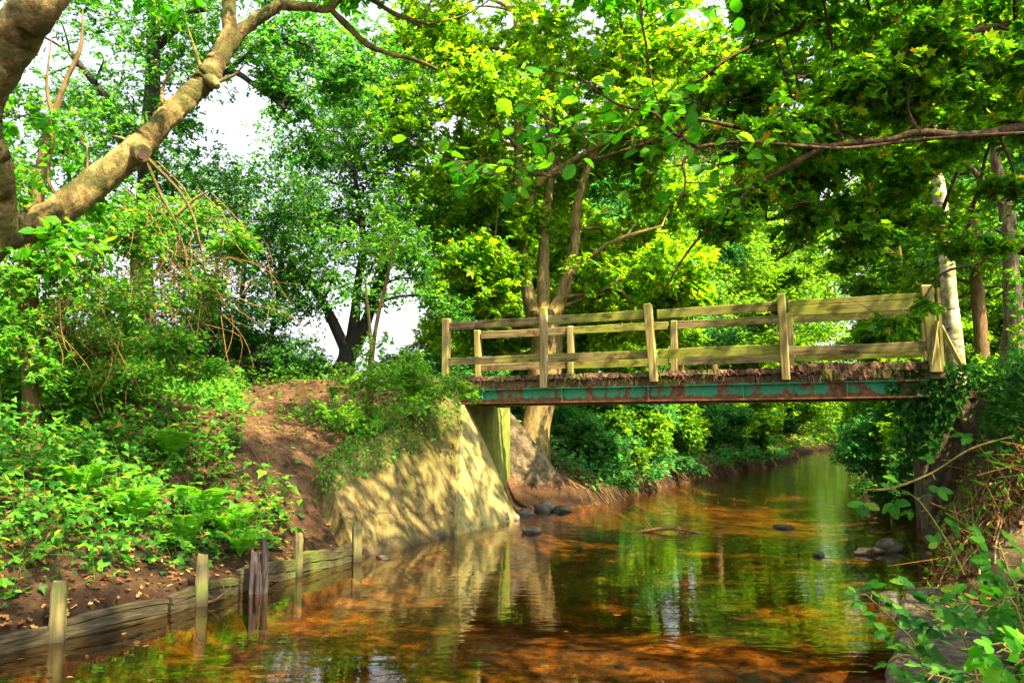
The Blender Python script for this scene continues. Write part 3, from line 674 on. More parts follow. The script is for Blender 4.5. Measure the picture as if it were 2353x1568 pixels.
M['facing'] = generic('facing', [(.3, (.07, .065, .02)), (.5, (.17, .15, .055)), (.72, (.27, .23, .10))], 4, 12, bs=.6, bd=.015, patch=(.05, .05, .014), pscale=3, plim=(.55, .68), dist=.8)
facet()
def block(name, base, z0, z1, mat, label, cat, rough=.02):
    """an upright masonry block on a quadrilateral footing"""
    root = MB(); base = [np.array(p, float) for p in base]; n = 14
    for k in range(4):
        a, b = base[k], base[(k + 1) % 4]; V = []
        for j in range(n + 1):
            for i in range(n + 1):
                s, t = i / n, j / n; q = a * (1 - s) + b * s; w = rng.normal() * rough * (0 if i in (0, n) else 1)
                V.append([q[0] + w, q[1] + w, z0 + (z1 - z0) * t + (0 if j < n else .5 * rough * math.sin(7 * s))])
        i = (np.arange(n)[:, None] * (n + 1) + np.arange(n)[None]); root.add(V, np.stack([i, i + 1, i + n + 2, i + n + 1], -1).reshape(-1, 4))
    root.poly([[*q, z1 - .003] for q in base], [0, 1, 2, 3])
    return tag(root.build(name, mat), label, cat)
A0, B0 = np.array([-.88, 13.98]), np.array([-.04, 15.85])
bk = np.array([-.95, .42]) * .9
block('abutment', [A0, B0, B0 + bk, A0 + bk], -.4, 1.945, M['green_concrete'], 'green algae-stained abutment under the left end of the bridge', 'abutment')
A1, B1 = np.array([5.72, 11.3]), np.array([6.55, 13.15])
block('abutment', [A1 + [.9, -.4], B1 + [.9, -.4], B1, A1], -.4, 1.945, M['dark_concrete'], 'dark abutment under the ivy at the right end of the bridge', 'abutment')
block('parapet_block', [(-1.62, 13.95), (-.98, 13.72), (-.9, 13.95), (-1.5, 14.35)], 1.4, 2.44, M['block'], 'mossy masonry block beside the left foot of the bridge', 'masonry')

def ledge():
    m = MB(); pts = np.arange(-2, 6.7, .22); V = []
    for y in pts:
        x = float(XR(y)); j = rng.uniform(-.02, .02, 3)
        V += [[x - .06 + j[0], y, -.4], [x - .05 + j[1], y, .22], [x - .01, y, .25 + j[2] * .4], [x + .3, y + .0, .262 + j[2] * .3], [x + .62, y, .25], [x + .64, y, -.1]]
    i = (np.arange(len(pts) - 1)[:, None] * 6 + np.arange(5)[None]); m.add(V, np.stack([i, i + 1, i + 7, i + 6], -1)[..., ::-1].reshape(-1, 4))
    m.poly(V[-6:], range(6)); m.poly(V[:6], range(6))
    tag(m.build('coping', M['coping']), 'low concrete coping along the foot of the right bank', 'coping')
ledge()

STK = [(133, 1472, 1335, 38), (464, 1390, 1273, 33), (592, 1362, 1240, 30), (685, 1322, 1224, 27), (820, 1288, 1200, 25)]
SLAB = ['squared green stake at the left edge of the stream', 'square-cut stake half lit by sun beside floating twigs', 'split rotten dark stake in the plank revetment', 'round-topped pale stake in front of the plank revetment', 'bright sunlit stake at the foot of the sloping wing wall']
SPOS = []
for (u, vb, vt, w), lab in zip(STK, SLAB):
    b = G(u, vb); Y = b[1]; t = P(u, vt, Y); wd = px(w, Y) / 2; SPOS.append(b)
    m = MB(); base = np.array([b[0], b[1], -.45]); top = np.array([t[0], t[1] + .02, t[2]])
    def stake(m, base, top, wd, rough=0, sides=4, rot=.5):
        n = 12; V = []
        for k in range(n + 1):
            s = k / n; c = base * (1 - s) + top * s; sc = 1 if k < n else .8
            for a in range(8 if sides == 4 else 10):
                if sides == 4:
                    q = [(-1,-.8),(-.8,-1),(.8,-1),(1,-.8),(1,.8),(.8,1),(-.8,1),(-1,.8)][a]; x, y = q[0]*math.cos(rot)-q[1]*math.sin(rot), q[0]*math.sin(rot)+q[1]*math.cos(rot)
                else: x, y = math.cos(a*.6283), math.sin(a*.6283)
                e = 1 + rng.normal() * (.02 + rough)
                V.append([c[0] + x * wd * sc * e, c[1] + y * wd * sc * e, c[2] + (rng.uniform(-rough, rough) * .8 if k == n else 0)])
        q = len(V) // (n + 1)
        for k in range(n): m.add(V[k*q:(k+2)*q], [[j, (j+1) % q, q + (j+1) % q, q + j] for j in range(q)])
        m.poly(V[-q:], range(q))
    if u == 592:
        stake(m, base + [-.045, 0, 0], top + [-.04, 0, -.12], wd * .55, .06); stake(m, base + [.06, .03, 0], top + [.055, .03, -.03], wd * .5, .07, 10)
        for _ in range(7):
            c = base + [rng.uniform(-.05, .1), -.05, 0]; e = c + [rng.normal() * .03, 0, 0]; e[2] = rng.uniform(.15, .4); c[2] = -.1; m.tube([c, (c + e) / 2, e], [.014, .012, .004], 4)
    else: stake(m, base, top, wd * .8, .015, 10 if u == 685 else 4, .35)
    tag(m.build('stake', M['stake'] if u != 592 else M['dark_bark']), lab, 'stake')

def revetment():
    root = empty('revetment', (-2.4, 7.4, 0), 0, 'low wall of horizontal planks holding the left bank behind the stakes', 'retaining wall')
    o = np.array([-2.4, 7.4, 0]); ys = [3.2, 5.45, 6.75, 7.6, 8.45, 9.45]
    for k in range(5):
        y0, y1 = ys[k] + .015, ys[k+1] - .015
        for z0, z1 in ((-.3, .0), (.008, .085), (.093, (.12, .125, .15, .2, .2)[k])):
            m = MB(); V = []; n = 10
            for i in range(n + 1):
                y = y0 + (y1 - y0) * i / n; x = float(XL(y0) + (XL(y1) - XL(y0)) * i / n) - .13; j = rng.uniform(-.009, .009, 3); dz = -.02 * math.sin(i * .5 + k)
                V += [[x + j[0] + .02, y, z0 + dz], [x + j[0] + .015, y, z1 + dz + j[1]], [x - .05, y + .03, z1 + dz + j[1]], [x - .05, y + .03, z0 + dz]]
            for i in range(n): m.add(V[i*4:(i+2)*4], [[q, q + 4, (q + 1) % 4 + 4, (q + 1) % 4] for q in range(4)])
            m.poly(V[:4], range(4)); m.poly(V[-4:], range(4))
            m.build('plank', M['plank'], root, origin=None).location = -o
revetment()

# ------------------------------------------------------------------ stones and sticks in the stream
def stone(p, r, mat, label, sq=(1, 1, .6)):
    bm = bmesh.new(); bmesh.ops.create_icosphere(bm, subdivisions=3, radius=1.0); ph = rng.uniform(0, 6, 4)
    for v in bm.verts:
        c = v.co; k = 1 + .16 * math.sin(2.3 * c.x + ph[0]) + .14 * math.sin(3.1 * c.y + ph[1] + c.z) + .1 * math.sin(5 * c.z + 4 * c.x + ph[2]) + .04 * math.sin(11 * c.y + 9 * c.x + ph[3])
        v.co = Vector((c.x * k * r * sq[0], c.y * k * r * sq[1], c.z * k * r * sq[2]))
    me = bpy.data.meshes.new('stone'); bm.to_mesh(me); bm.free(); me.materials.append(mat)
    for f in me.polygons: f.use_smooth = True
    o = bpy.data.objects.new('stone', me); COL.objects.link(o); o.location = p; o.rotation_euler = (0, 0, rng.uniform(0, 6)); tag(o, label, 'stone')
for u, v, rp, mt, lab, sq in [
    (1225, 1222, 25, 'stone_dark', 'flat dark wet stone in midstream just before the left abutment', (1, .8, .45)),
    (1150, 1196, 20, 'stone', 'pale stone against the foot of the left abutment', (1, .9, .8)),
    (1180, 1192, 16, 'stone', 'small sunlit stone at the water edge beside the abutment foot', (1, 1, .8)),
    (1050, 1216, 34, 'stone', 'flat slab at the foot of the sloping wing wall', (1.4, .6, .4)),
    (880, 1280, 18, 'stone_dark', 'dark stone lying in the shallows below the sloping wall', (1.5, .7, .4)),
    (1320, 1160, 18, 'stone', 'slab leaning out of the bank below the broken wall', (.8, .7, 1.1)),
    (1255, 1172, 22, 'stone', 'rubble lump under the broken wall behind the bridge', (1.2, .9, .7)),
    (1208, 1181, 15, 'stone', 'brownish stone where the green abutment meets the broken wall', (1.1, .9, .8)),
    (1288, 1174, 17, 'stone_dark', 'dark rubble at the waterline below the chestnut trunk', (1.3, .9, .6)),
    (1352, 1156, 16, 'stone', 'flat pale rubble farthest from the abutment along the broken wall', (1.5, .9, .5)),
    (1990, 1270, 26, 'stone_dark', 'dark heap of stone by the right wing wall foot', (1.5, .8, .5)),
    (2045, 1262, 26, 'stone_dark', 'wet boulder touching the right wing wall', (1.2, .9, .7)),
    (1880, 1275, 14, 'stone_dark', 'little dark stone breaking the water on the right side', (1.4, .8, .5)),
    (1800, 1212, 15, 'stone_dark', 'low stone in the riffle under the bridge', (1.6, .8, .4)),
    (2035, 1385, 30, 'stone_dark', 'black rock beside the end of the right coping', (1, .8, .8)),
    (1810, 1032, 16, 'stone', 'grey boulder far up the stream', (1.5, 1, .8))]:
    g = G(u, v); stone((g[0], g[1], px(rp, g[1]) * sq[2] * .25), px(rp, g[1]), M[mt], lab, sq)
def stick(rows, label, mat='brown_bark', name='stick', cat='stick', twigs=0):
    m = MB(); c = curve(rows, 5); m.tube(c[:, :3], c[:, 3], 6, .15)
    for _ in range(twigs):
        a = c[rng.integers(1, len(c) - 1)]; e = a[:3] + rng.normal(size=3) * .12; m.tube([a[:3], (a[:3] + e) / 2 + rng.normal(size=3) * .02, e], [a[3] * .5, a[3] * .4, .002], 4)
    tag(m.build(name, M[mat]), label, cat)
g = G(480, 1392); stick([[*(g + [-.05, .05, .02]), .012], [*(g + [.06, 0, .06]), .012], [*(g + [.2, -.05, .16]), .006]], 'short broken stick rising from the water beside the half-lit stake', twigs=3)
g = G(1540, 1222); stick([[*(g + [-.55, .05, -.02]), .03], [*(g + [-.1, 0, .06]), .035], [*(g + [.15, -.02, .05]), .03], [*(g + [.5, -.05, -.02]), .02]], 'orange driftwood branch lying on the riffle in midstream', 'vine', 'driftwood', 'driftwood', 6)
g = G(1100, 1205); stick([[*(g + [-1.0, -.9, .0]), .012], [*(g + [-.3, -.3, .03]), .014], [*(g + [.3, .3, .05]), .008]], 'thin stick washed against the wing wall foot', twigs=2)

# ------------------------------------------------------------------ trees
def tree(name, label, cat, base, trunkMB, crownMB, bark, leaf, group=None):
    base = np.asarray(base, float)
    root = empty(name, base, 0, label, cat, group)
    trunkMB.build('trunk', bark, root, smooth=True).location = -Vector(base)
    if crownMB is not None and crownMB.n: crownMB.build('crown', leaf, root).location = -Vector(base)
    return root

def crown(L, T, skel, blobs, n, k, size, tmpl, **kw):
    """blobs: (u, v, depth, radius px across, radius px up[, density])"""
    for b in blobs:
        u, v, Y, ru, rv = b[:5]; dn = b[5] if len(b) > 5 else 1.
        c = P(u, v, Y); rx, rz = px(ru, Y) * 1.25, px(rv, Y) * 1.25
        connect(T, skel, c)
        # two or three overlapping sub-clumps make the outline uneven
        for q in range(3):
            o = rng.normal(size=3) * np.array([rx, rx, rz]) * .5
            s = rng.uniform(.75, 1.3)
            foliage(L, T, c + o, np.array([rx, rx, rz]) * s, max(3, int(n * dn / 3)), k, size, tmpl, **kw)

def skeleton(*cs): return np.vstack(cs)

# --- pale plane tree at the left edge with the big diagonal limb
T, L = MB(), MB()
gx, gy = P(-330, 900, 5.6)[:2]; gz = HZ(gx, gy)
tr = limb(T, [[gx - .1, gy, gz - .3, .42], [gx, gy, gz + .4, .34]] + pth([(-250, 860, 5.6, 105), (-190, 700, 5.6, 95), (-110, 600, 5.7, 78), (-30, 548, 5.8, 60), (30, 522, 5.9, 46)]), 14, .08)
lb = limb(T, pth([(-20, 540, 5.8, 44), (45, 523, 5.95, 39), (95, 510, 6.0, 37), (160, 468, 6.1, 37), (230, 412, 6.2, 34), (305, 352, 6.3, 34), (325, 335, 6.35, 31), (370, 285, 6.4, 27), (420, 235, 6.5, 25), (465, 192, 6.6, 27), (480, 172, 6.6, 27), (500, 140, 6.7, 23), (535, 80, 6.8, 24)]), 26, .07, 9, .004)
fa = limb(T, pth([(530, 90, 6.8, 21), (526, 40, 6.8, 17), (523, -20, 6.8, 15), (515, -120, 6.8, 13)]), 18, .08, 8, .003)
fb = limb(T, pth([(535, 88, 6.8, 19), (575, 55, 6.85, 15), (645, 14, 6.9, 13), (705, 16, 6.9, 11), (752, 22, 6.9, 9), (775, 5, 6.9, 8), (810, -30, 6.9, 7)]), 16, .09, 8, .004)
fc = limb(T, pth([(756, 18, 6.9, 8), (800, 62, 6.9, 8), (845, 103, 6.9, 7), (895, 124, 6.9, 6), (950, 136, 6.9, 5), (1006, 160, 6.9, 3)]), 7, .2)
fd = limb(T, pth([(800, -30, 6.9, 7), (855, 0, 6.9, 6), (915, 36, 6.9, 6), (985, 56, 6.9, 4)]), 7, .2)
tk = limb(T, pth([(-20, 545, 5.8, 50), (-14, 441, 5.6, 47), (-32, 357, 5.4, 48), (-52, 300, 5.3, 50), (-45, 220, 5.3, 52), (-4, 153, 5.2, 52), (45, 68, 5.1, 52), (96, 0, 5.0, 52), (160, -110, 5., 50), (240, -260, 5, 45)]), 26, .06, 9, .004)
limb(T, pth([(316, 345, 6.28, 24), (322, 350, 6.2, 21), (328, 352, 6.13, 20)]), 12, .12, 3)          # sawn stub
limb(T, pth([(475, 178, 6.6, 20), (492, 192, 6.5, 14), (500, 199, 6.45, 7)]), 8, .15, 3)
for u, v, Y, e in [(500, 190, 6.5, (560, 150)), (305, 350, 6.3, (250, 310)), (470, 190, 6.6, (430, 60)), (380, 270, 6.4, (400, 150)), (180, 450, 6.1, (200, 330)), (150, 470, 6.1, (130, 300)), (330, 355, 6.3, (410, 520)), (335, 360, 6.3, (470, 610)), (400, 500, 6.4, (480, 440))]:
    c = pth([(u, v, Y, 5), ((u + e[0]) / 2 + rng.normal() * 12, (v + e[1]) / 2 + rng.normal() * 12, Y, 4), (e[0], e[1], Y, 1.5)]); limb(T, c, 5, .1, 4)
sk = skeleton(lb, fa, fb, fc, fd, tk)
crown(L, T, sk, [(20, 260, 5.6, 60, 40, .2), (180, 420, 6.2, 70, 45, .3), (120, 560, 6.1, 90, 35, .3), (780, -60, 6.9, 110, 50), (1000, -80, 6.8, 160, 60), (620, -150, 6.8, 160, 60), (200, -220, 5.2, 200, 80), (1260, -20, 6.8, 120, 50, .8)], 70, 9, .10, 'ovate')
plane = tree('plane_tree', 'pale-barked tree at the left edge, sawn stub on its big diagonal limb', 'tree', (gx, gy, gz), T, L, M['pale_bark'], M['hazel_leaf'])
m = MB(); c = P(329, 353, 6.118); a = np.linspace(0, 6.283, 14, endpoint=False)
m.poly(np.array([P(329 + 15 * math.cos(t), 353 + 13 * math.sin(t), 6.112) for t in a[::-1]]), range(14)); o = m.build('sawn_end', M['cut_wood'], plane); o.location = -Vector((gx, gy, gz))

# --- oak behind, on the left bank
T, L = MB(), MB()
bx, by = P(330, 880, 13.5)[:2]; bz = HZ(bx, by)
st = limb(T, [[bx, by, bz - .3, .3], [bx, by, bz + .5, .24]] + pth([(325, 600, 13.5, 26), (340, 400, 13.5, 22), (350, 200, 13.3, 18), (355, 0, 13, 14), (360, -150, 13, 10)]), 10)
s2 = limb(T, pth([(345, 260, 13.4, 13), (430, 230, 13, 10), (520, 165, 12.6, 8), (590, 200, 12.3, 6), (655, 250, 12, 4)]), 7, .1)
s3 = limb(T, pth([(520, 165, 12.6, 6), (580, 120, 12.4, 5), (660, 90, 12.2, 4), (760, 130, 12, 2)]), 6, .1)
s4 = limb(T, pth([(348, 120, 13.2, 12), (420, 45, 13, 10), (350, 60, 12.8, 8), (470, 20, 12.5, 7)]), 6, .1)
s5 = limb(T, pth([(340, 330, 13.4, 12), (250, 230, 13.2, 9), (160, 120, 13, 6)]), 6, .1)
bl = []
for u, v, a, b in [(60, 380, 80, 70), (180, 250, 100, 70), (90, 180, 90, 60), (230, 120, 110, 70), (330, 60, 110, 60), (420, 140, 100, 60), (300, 220, 110, 70), (210, 340, 100, 70), (340, 330, 90, 70), (450, 70, 90, 50), (400, 260, 60, 45), (120, 40, 110, 60), (250, -40, 140, 60), (400, -60, 140, 60), (600, 60, 75, 40), (650, 130, 80, 45), (700, 70, 80, 50), (720, 190, 60, 40), (620, 20, 80, 35), (580, -60, 120, 50), (120, 470, 90, 60), (260, 450, 90, 60), (20, 80, 80, 60), (640, 190, 40, 30), (540, 30, 90, 50), (690, 130, 80, 50), (760, 60, 80, 50), (790, 150, 60, 50), (380, 400, 80, 60), (290, 300, 90, 60), (20, 280, 80, 60)]:
    bl.append((u, v, rng.uniform(11.8, 14.2), a, b))
crown(L, T, skeleton(st, s2, s3, s4, s5), bl, 95, 13, .08, 'oak')
tree('oak_tree', 'tall dark green oak behind the diagonal pale limb, sky showing through', 'tree', (bx, by, bz), T, L, M['dark_bark'], M['oak_leaf'])

# --- ivy-clad stem among hanging vines
T, L = MB(), MB()
bx, by = P(75, 900, 8.6)[:2]; bz = HZ(bx, by)
st = limb(T, [[bx, by, bz - .2, .13]] + pth([(72, 880, 8.6, 20), (66, 740, 8.6, 19), (60, 620, 8.6, 21), (72, 540, 8.6, 17), (95, 400, 8.6, 14), (120, 280, 8.6, 9), (150, 190, 8.6, 6), (185, 110, 8.6, 4), (190, 20, 8.6, 1.5)]), 9, .16)
s2 = limb(T, pth([(100, 380, 8.6, 8), (125, 300, 8.5, 6), (108, 200, 8.5, 3.5), (118, 90, 8.5, 1.2)]), 6, .15)
crown(L, T, skeleton(st, s2), [(70, 520, 8.6, 60, 60, .6), (110, 430, 8.6, 70, 60, .6), (60, 680, 8.4, 60, 80), (130, 620, 8.4, 60, 60), (40, 800, 8.2, 60, 60), (200, 500, 8.6, 80, 50, .6), (140, 330, 8.6, 60, 60, .5), (260, 560, 8.5, 80, 60, .7), (0, 560, 8.4, 50, 70)], 120, 11, .065, 'ivy')
tree('ivy_clad_tree', 'slim reddish stem wrapped in ivy beneath the big diagonal limb', 'tree', (bx, by, bz), T, L, M['brown_bark'], M['bramble_leaf'])

# --- thicket of climbing vines (nobody could count the stems)
T, L = MB(), MB()
for q in range(240):
    u = rng.normal(250, 95) if q < 170 else rng.uniform(30, 560); v = rng.uniform(470, 780); Y = rng.uniform(8.3, 10.2)
    rows = [[*P(u, v, Y), .0045]]; du, dv = rng.normal() * 22, rng.uniform(-10, 60)
    for s in range(4):
        u += du + rng.normal() * 26; v += dv * .8 + rng.normal() * 28; rows.append([*P(u, v, Y + rng.normal() * .1),   .004 - s * .0007])
    limb(T, rows, 4, 0, 3)
for q in range(5):
    u = rng.uniform(330, 560); v = rng.uniform(420, 520); rows = [[*P(u - 60, v - 60, 9), .008]]
    for s in range(4): rows.append([*P(u + s * rng.uniform(10, 50), v + s * rng.uniform(20, 70), 9 - s * .05), 0.0065 - s * .0014])
    limb(T, rows, 4, 0, 3)
for u, v, a, b, d in [(200, 640, 110, 80, 1), (300, 700, 120, 80, 1), (120, 760, 120, 70, 1.1), (240, 800, 140, 50, 1.2), (400, 600, 100, 70, .8), (440, 500, 90, 60, .7), (480, 680, 80, 70, .6), (340, 500, 100, 60, .8), (60, 850, 120, 50, 1.3), (380, 790, 120, 45, .9), (20, 730, 80, 90, 1), (540, 560, 80, 60, .8), (300, 860, 140, 40, 1.2), (150, 880, 120, 40, 1.2), (480, 850, 110, 35, .9)]:
    Y = rng.uniform(8.6, 10.4); foliage(L, T, P(u, v, Y), (px(a, Y), px(a, Y) * .8, px(b, Y)), int(150 * d), 10, .065, 'ovate', twig=.003)
root = empty('vine_thicket', (0, 0, 0), 0, 'tangle of brown climbing vines and leaves on the left bank below the diagonal limb', 'vines')
T.build('stems', M['vine'], root); L.build('foliage', M['bramble_leaf'], root)

# --- hawthorn with a crooked dark stem
T, L = MB(), MB()
bx, by = P(604, 870, 15.5)[:2]; bz = HZ(bx, by)
st = limb(T, [[bx, by, bz - .3, .15]] + pth([(604, 868, 15.5, 15), (600, 840, 15.5, 13), (575, 800, 15.5, 11), (535, 765, 15.5, 9), (480, 755, 15.4, 7), (430, 740, 15.2, 4)]), 8, .15)
s2 = limb(T, pth([(560, 785, 15.5, 8), (555, 700, 15.5, 6), (560, 600, 15.5, 5), (540, 480, 15.4, 3)]), 6, .15)
s3 = limb(T, pth([(600, 845, 15.5, 9), (625, 760, 15.5, 6), (640, 660, 15.5, 5), (650, 540, 15.5, 3)]), 6, .15)
s4 = limb(T, pth([(500, 880, 15.2, 7), (508, 760, 15.2, 5), (500, 650, 15.2, 4), (495, 520, 15.2, 3)]), 6, .15)
bl = [(u, v, rng.uniform(14, 17), a, b, d) for u, v, a, b, d in [(440, 560, 80, 60, .9), (520, 500, 80, 60, 1), (600, 540, 70, 60, 1), (460, 690, 80, 60, .9), (550, 640, 80, 60, .8), (640, 640, 60, 60, .8), (430, 780, 80, 50, .9), (520, 720, 70, 50, .7), (660, 560, 60, 60, 1), (560, 800, 70, 40, .6), (660, 730, 50, 40, .6), (480, 450, 90, 50, 1.), (560, 440, 60, 45, 1), (600, 480, 55, 50, 1), (400, 460, 80, 60, .9), (700, 790, 60, 30, .5), (470, 840, 80, 30, .8), (610, 700, 50, 50, .6), (690, 690, 40, 40, .5), (400, 620, 90, 60, .8), (350, 700, 90, 60, .8), (500, 580, 80, 60, .9), (580, 600, 80, 60, .9), (480, 770, 80, 50, .7), (620, 790, 70, 40, .6), (660, 850, 70, 25, .5), (560, 860, 80, 25, .7)]]
crown(L, T, skeleton(st, s2, s3, s4), bl, 170, 12, .062, 'ovate')
tree('hawthorn', 'small-leaved hawthorn with a crooked black stem on the crest of the left bank', 'tree', (bx, by, bz), T, L, M['dark_bark'], M['thorn_leaf'])

# --- dark many-stemmed tree on the crest
T, L = MB(), MB()
bx, by = P(785, 890, 16.5)[:2]; bz = HZ(bx, by)
c0 = limb(T, [[bx - .25, by, bz - .4, .34]] + pth([(780, 880, 16.5, 26), (795, 830, 16.5, 24), (806, 795, 16.5, 23)]), 10, .15)
c1 = limb(T, pth([(800, 815, 16.5, 15), (775, 760, 16.5, 13), (745, 700, 16.4, 11), (715, 655, 16.3, 9), (690, 640, 16.2, 6), (650, 560, 16, 4)]), 8, .12)
c2 = limb(T, pth([(804, 810, 16.5, 15), (815, 730, 16.5, 12), (822, 650, 16.5, 10), (835, 560, 16.5, 8), (820, 440, 16.4, 6), (800, 300, 16.2, 4)]), 8, .12)
c3 = limb(T, pth([(810, 805, 16.5, 16), (840, 740, 16.5, 13), (868, 660, 16.4, 12), (890, 590, 16.3, 9), (905, 480, 16.2, 6), (915, 330, 16, 4)]), 8, .12)
c4 = limb(T, pth([(868, 650, 16.4, 7), (895, 600, 16.2, 5), (940, 560, 16, 3)]), 6, .1)
bl = [(u, v, rng.uniform(14.5, 18), a, b, d) for u, v, a, b, d in [(720, 400, 70, 60, 1), (760, 330, 80, 70, 1), (840, 280, 80, 70, 1), (720, 500, 80, 60, 1), (800, 430, 90, 70, 1.1), (880, 380, 80, 70, 1), (660, 470, 60, 50, .9), (760, 570, 80, 55, 1), (850, 520, 90, 60, 1.1), (930, 480, 80, 60, 1), (700, 580, 70, 50, .8), (715, 330, 60, 50, .9), (800, 220, 80, 60, 1), (740, 250, 70, 50, 1), (880, 200, 70, 60, 1), (920, 290, 70, 60, 1), (960, 400, 70, 60, 1), (900, 600, 80, 45, 1), (830, 630, 70, 45, .6), (960, 560, 70, 50, 1), (980, 640, 60, 50, 1), (760, 660, 60, 40, .5), (1000, 500, 60, 60, 1), (730, 700, 50, 40, .4), (1010, 700, 45, 35, .7), (850, 130, 80, 60, 1), (930, 180, 70, 60, 1), (780, 170, 70, 50, .8), (700, 270, 50, 50, .8), (740, 420, 80, 70, 1), (830, 350, 90, 70, 1), (640, 560, 60, 60, .9), (670, 640, 60, 50, .7), (790, 500, 80, 60, 1), (900, 440, 80, 60, 1), (870, 670, 70, 35, .5)]]
crown(L, T, skeleton(c0, c1, c2, c3, c4), bl, 150, 12, .075, 'ovate')
tree('alder_tree', 'dark tree with three leaning black stems on the crest left of the bridge', 'tree', (bx, by, bz), T, L, M['dark_bark'], M['oak_leaf'])

# --- sapling in front of the bridge end
T, L = MB(), MB()
bx, by = P(838, 1060, 12.3)[:2]; bz = HZ(bx, by)
st = limb(T, [[bx, by, bz - .1, .07]] + pth([(838, 1030, 12.3, 9), (848, 930, 12.3, 8), (852, 830, 12.3, 7), (866, 740, 12.3, 5), (884, 660, 12.2, 4), (905, 560, 12.1, 3)]), 7, .12)
s2 = limb(T, pth([(840, 1000, 12.3, 6), (855, 880, 12.2, 5), (850, 760, 12.2, 4), (838, 640, 12.1, 2)]), 6, .1)
bl = [(u, v, Y, a, b, d) for u, v, Y, a, b, d in [(800, 880, 12, 55, 30, 1), (900, 860, 12, 60, 35, 1), (960, 830, 12, 50, 30, 1), (780, 930, 11.9, 45, 25, .8), (920, 920, 11.9, 50, 28, .8), (1010, 880, 12.4, 45, 25, .9), (860, 800, 12, 30, 25, .5), (900, 560, 12.1, 60, 40, .8), (930, 520, 12, 50, 30, .6), (830, 960, 11.9, 40, 25, .7), (950, 880, 11.9, 45, 22, .8), (1060, 890, 12.4, 40, 22, .6)]]
crown(L, T, skeleton(st, s2), bl, 50, 10, .075, 'ovate')
tree('sapling', 'slim sunlit sapling with fresh green leaves before the left bridge end', 'sapling', (bx, by, bz), T, L, M['chestnut_bark'], M['sapling_leaf'])

# --- big chestnut behind the bridge
T, L = MB(), MB()
b0 = P(1225, 1000, 17); bx, by = b0[:2]; bz = HZ(bx, by)
c0 = limb(T, [[bx - .1, by, min(bz, b0[2]) - .3, .48]] + pth([(1228, 985, 17, 36), (1246, 900, 17, 36), (1255, 800, 17, 37), (1254, 750, 17, 39), (1252, 715, 17, 36)]), 14, .08)
c1 = limb(T, pth([(1236, 760, 17, 20), (1212, 670, 17, 15), (1200, 560, 17, 12), (1193, 430, 17, 11), (1190, 250, 17, 10), (1188, 60, 17, 10), (1188, -150, 17, 7)]), 9, .1)
c2 = limb(T, pth([(1252, 730, 17, 20), (1248, 630, 17.1, 14), (1252, 500, 17.1, 12), (1270, 380, 17.2, 10), (1264, 200, 17.2, 10), (1280, 0, 17.2, 7)]), 9, .1)
c3 = limb(T, pth([(1268, 740, 17, 25), (1300, 655, 16.9, 16), (1320, 560, 16.9, 13), (1330, 450, 16.8, 11), (1390, 280, 16.7, 10), (1440, 120, 16.6, 7)]), 9, .1)
c4 = limb(T, pth([(1205, 600, 17, 10), (1160, 570, 16.6, 7), (1080, 590, 16, 5), (1020, 640, 15.6, 3)]), 7, .1)
c5 = limb(T, pth([(1205, 530, 17, 12), (1230, 430, 16.8, 9), (1330, 360, 16.5, 6), (1450, 300, 16, 4)]), 7, .1)
c6 = limb(T, pth([(1300, 640, 16.9, 9), (1400, 560, 16.4, 6), (1520, 520, 16, 4)]), 7, .1)
bl = []
for u, v, a, b, d in [(1090, 690, 60, 45, 1), (1030, 600, 70, 50, 1), (1100, 560, 80, 60, 1), (1040, 480, 80, 60, 1), (1130, 430, 90, 60, 1), (1060, 340, 90, 60, 1), (980, 260, 80, 60, .9), (1090, 230, 100, 60, 1), (1000, 150, 90, 60, 1), (1120, 120, 100, 60, 1), (940, 80, 80, 50, .9), (1050, 30, 100, 50, 1), (1230, 60, 100, 60, .6), (1250, 180, 100, 60, .5), (1230, 310, 100, 50, .45), (1340, 230, 100, 60, .9), (1350, 110, 100, 60, .9), (1460, 170, 100, 60, 1), (1470, 60, 100, 60, 1), (1560, 120, 80, 60, 1), (1400, 350, 100, 60, .9), (1500, 300, 90, 60, 1), (1300, 410, 90, 40, .35), (1420, 460, 90, 60, .9), (1420, 560, 80, 55, .8), (1480, 560, 90, 60, 1), (1560, 460, 80, 60, 1), (1440, 650, 90, 50, 1), (1400, 660, 60, 45, .7), (1150, 650, 50, 40, .6), (1540, 640, 80, 50, 1), (1250, 470, 90, 30, .15), (1130, 510, 60, 50, .6), (1120, -60, 140, 60, 1), (1350, -60, 140, 60, 1), (1550, -30, 120, 60, 1), (1600, 250, 80, 60, .9), (1140, 780, 60, 50, .9), (1100, 830, 60, 40, .9), (1600, 680, 70, 45, .9), (1200, -170, 180, 80, 1), (1450, -170, 180, 80, 1), (1480, 740, 80, 35, .8), (1145, 460, 60, 50, .6), (1445, 330, 70, 50, .7), (1445, 250, 60, 50, .6), (1140, 300, 70, 50, .7), (1350, 740, 60, 30, .7)]:
    bl.append((u, v, rng.uniform(17.6, 19.4) if 1150 < u < 1440 and 150 < v < 720 else rng.uniform(14.8, 18.8), a, b, d))
crown(L, T, skeleton(c0, c1, c2, c3, c4, c5, c6), bl, 140, 8, .15, 'palmate', droop=.35)
tree('chestnut_tree', 'big yellow-green chestnut forking into tall pale stems behind the bridge', 'tree', (bx, by, bz), T, L, M['chestnut_bark'], M['chestnut_leaf'])

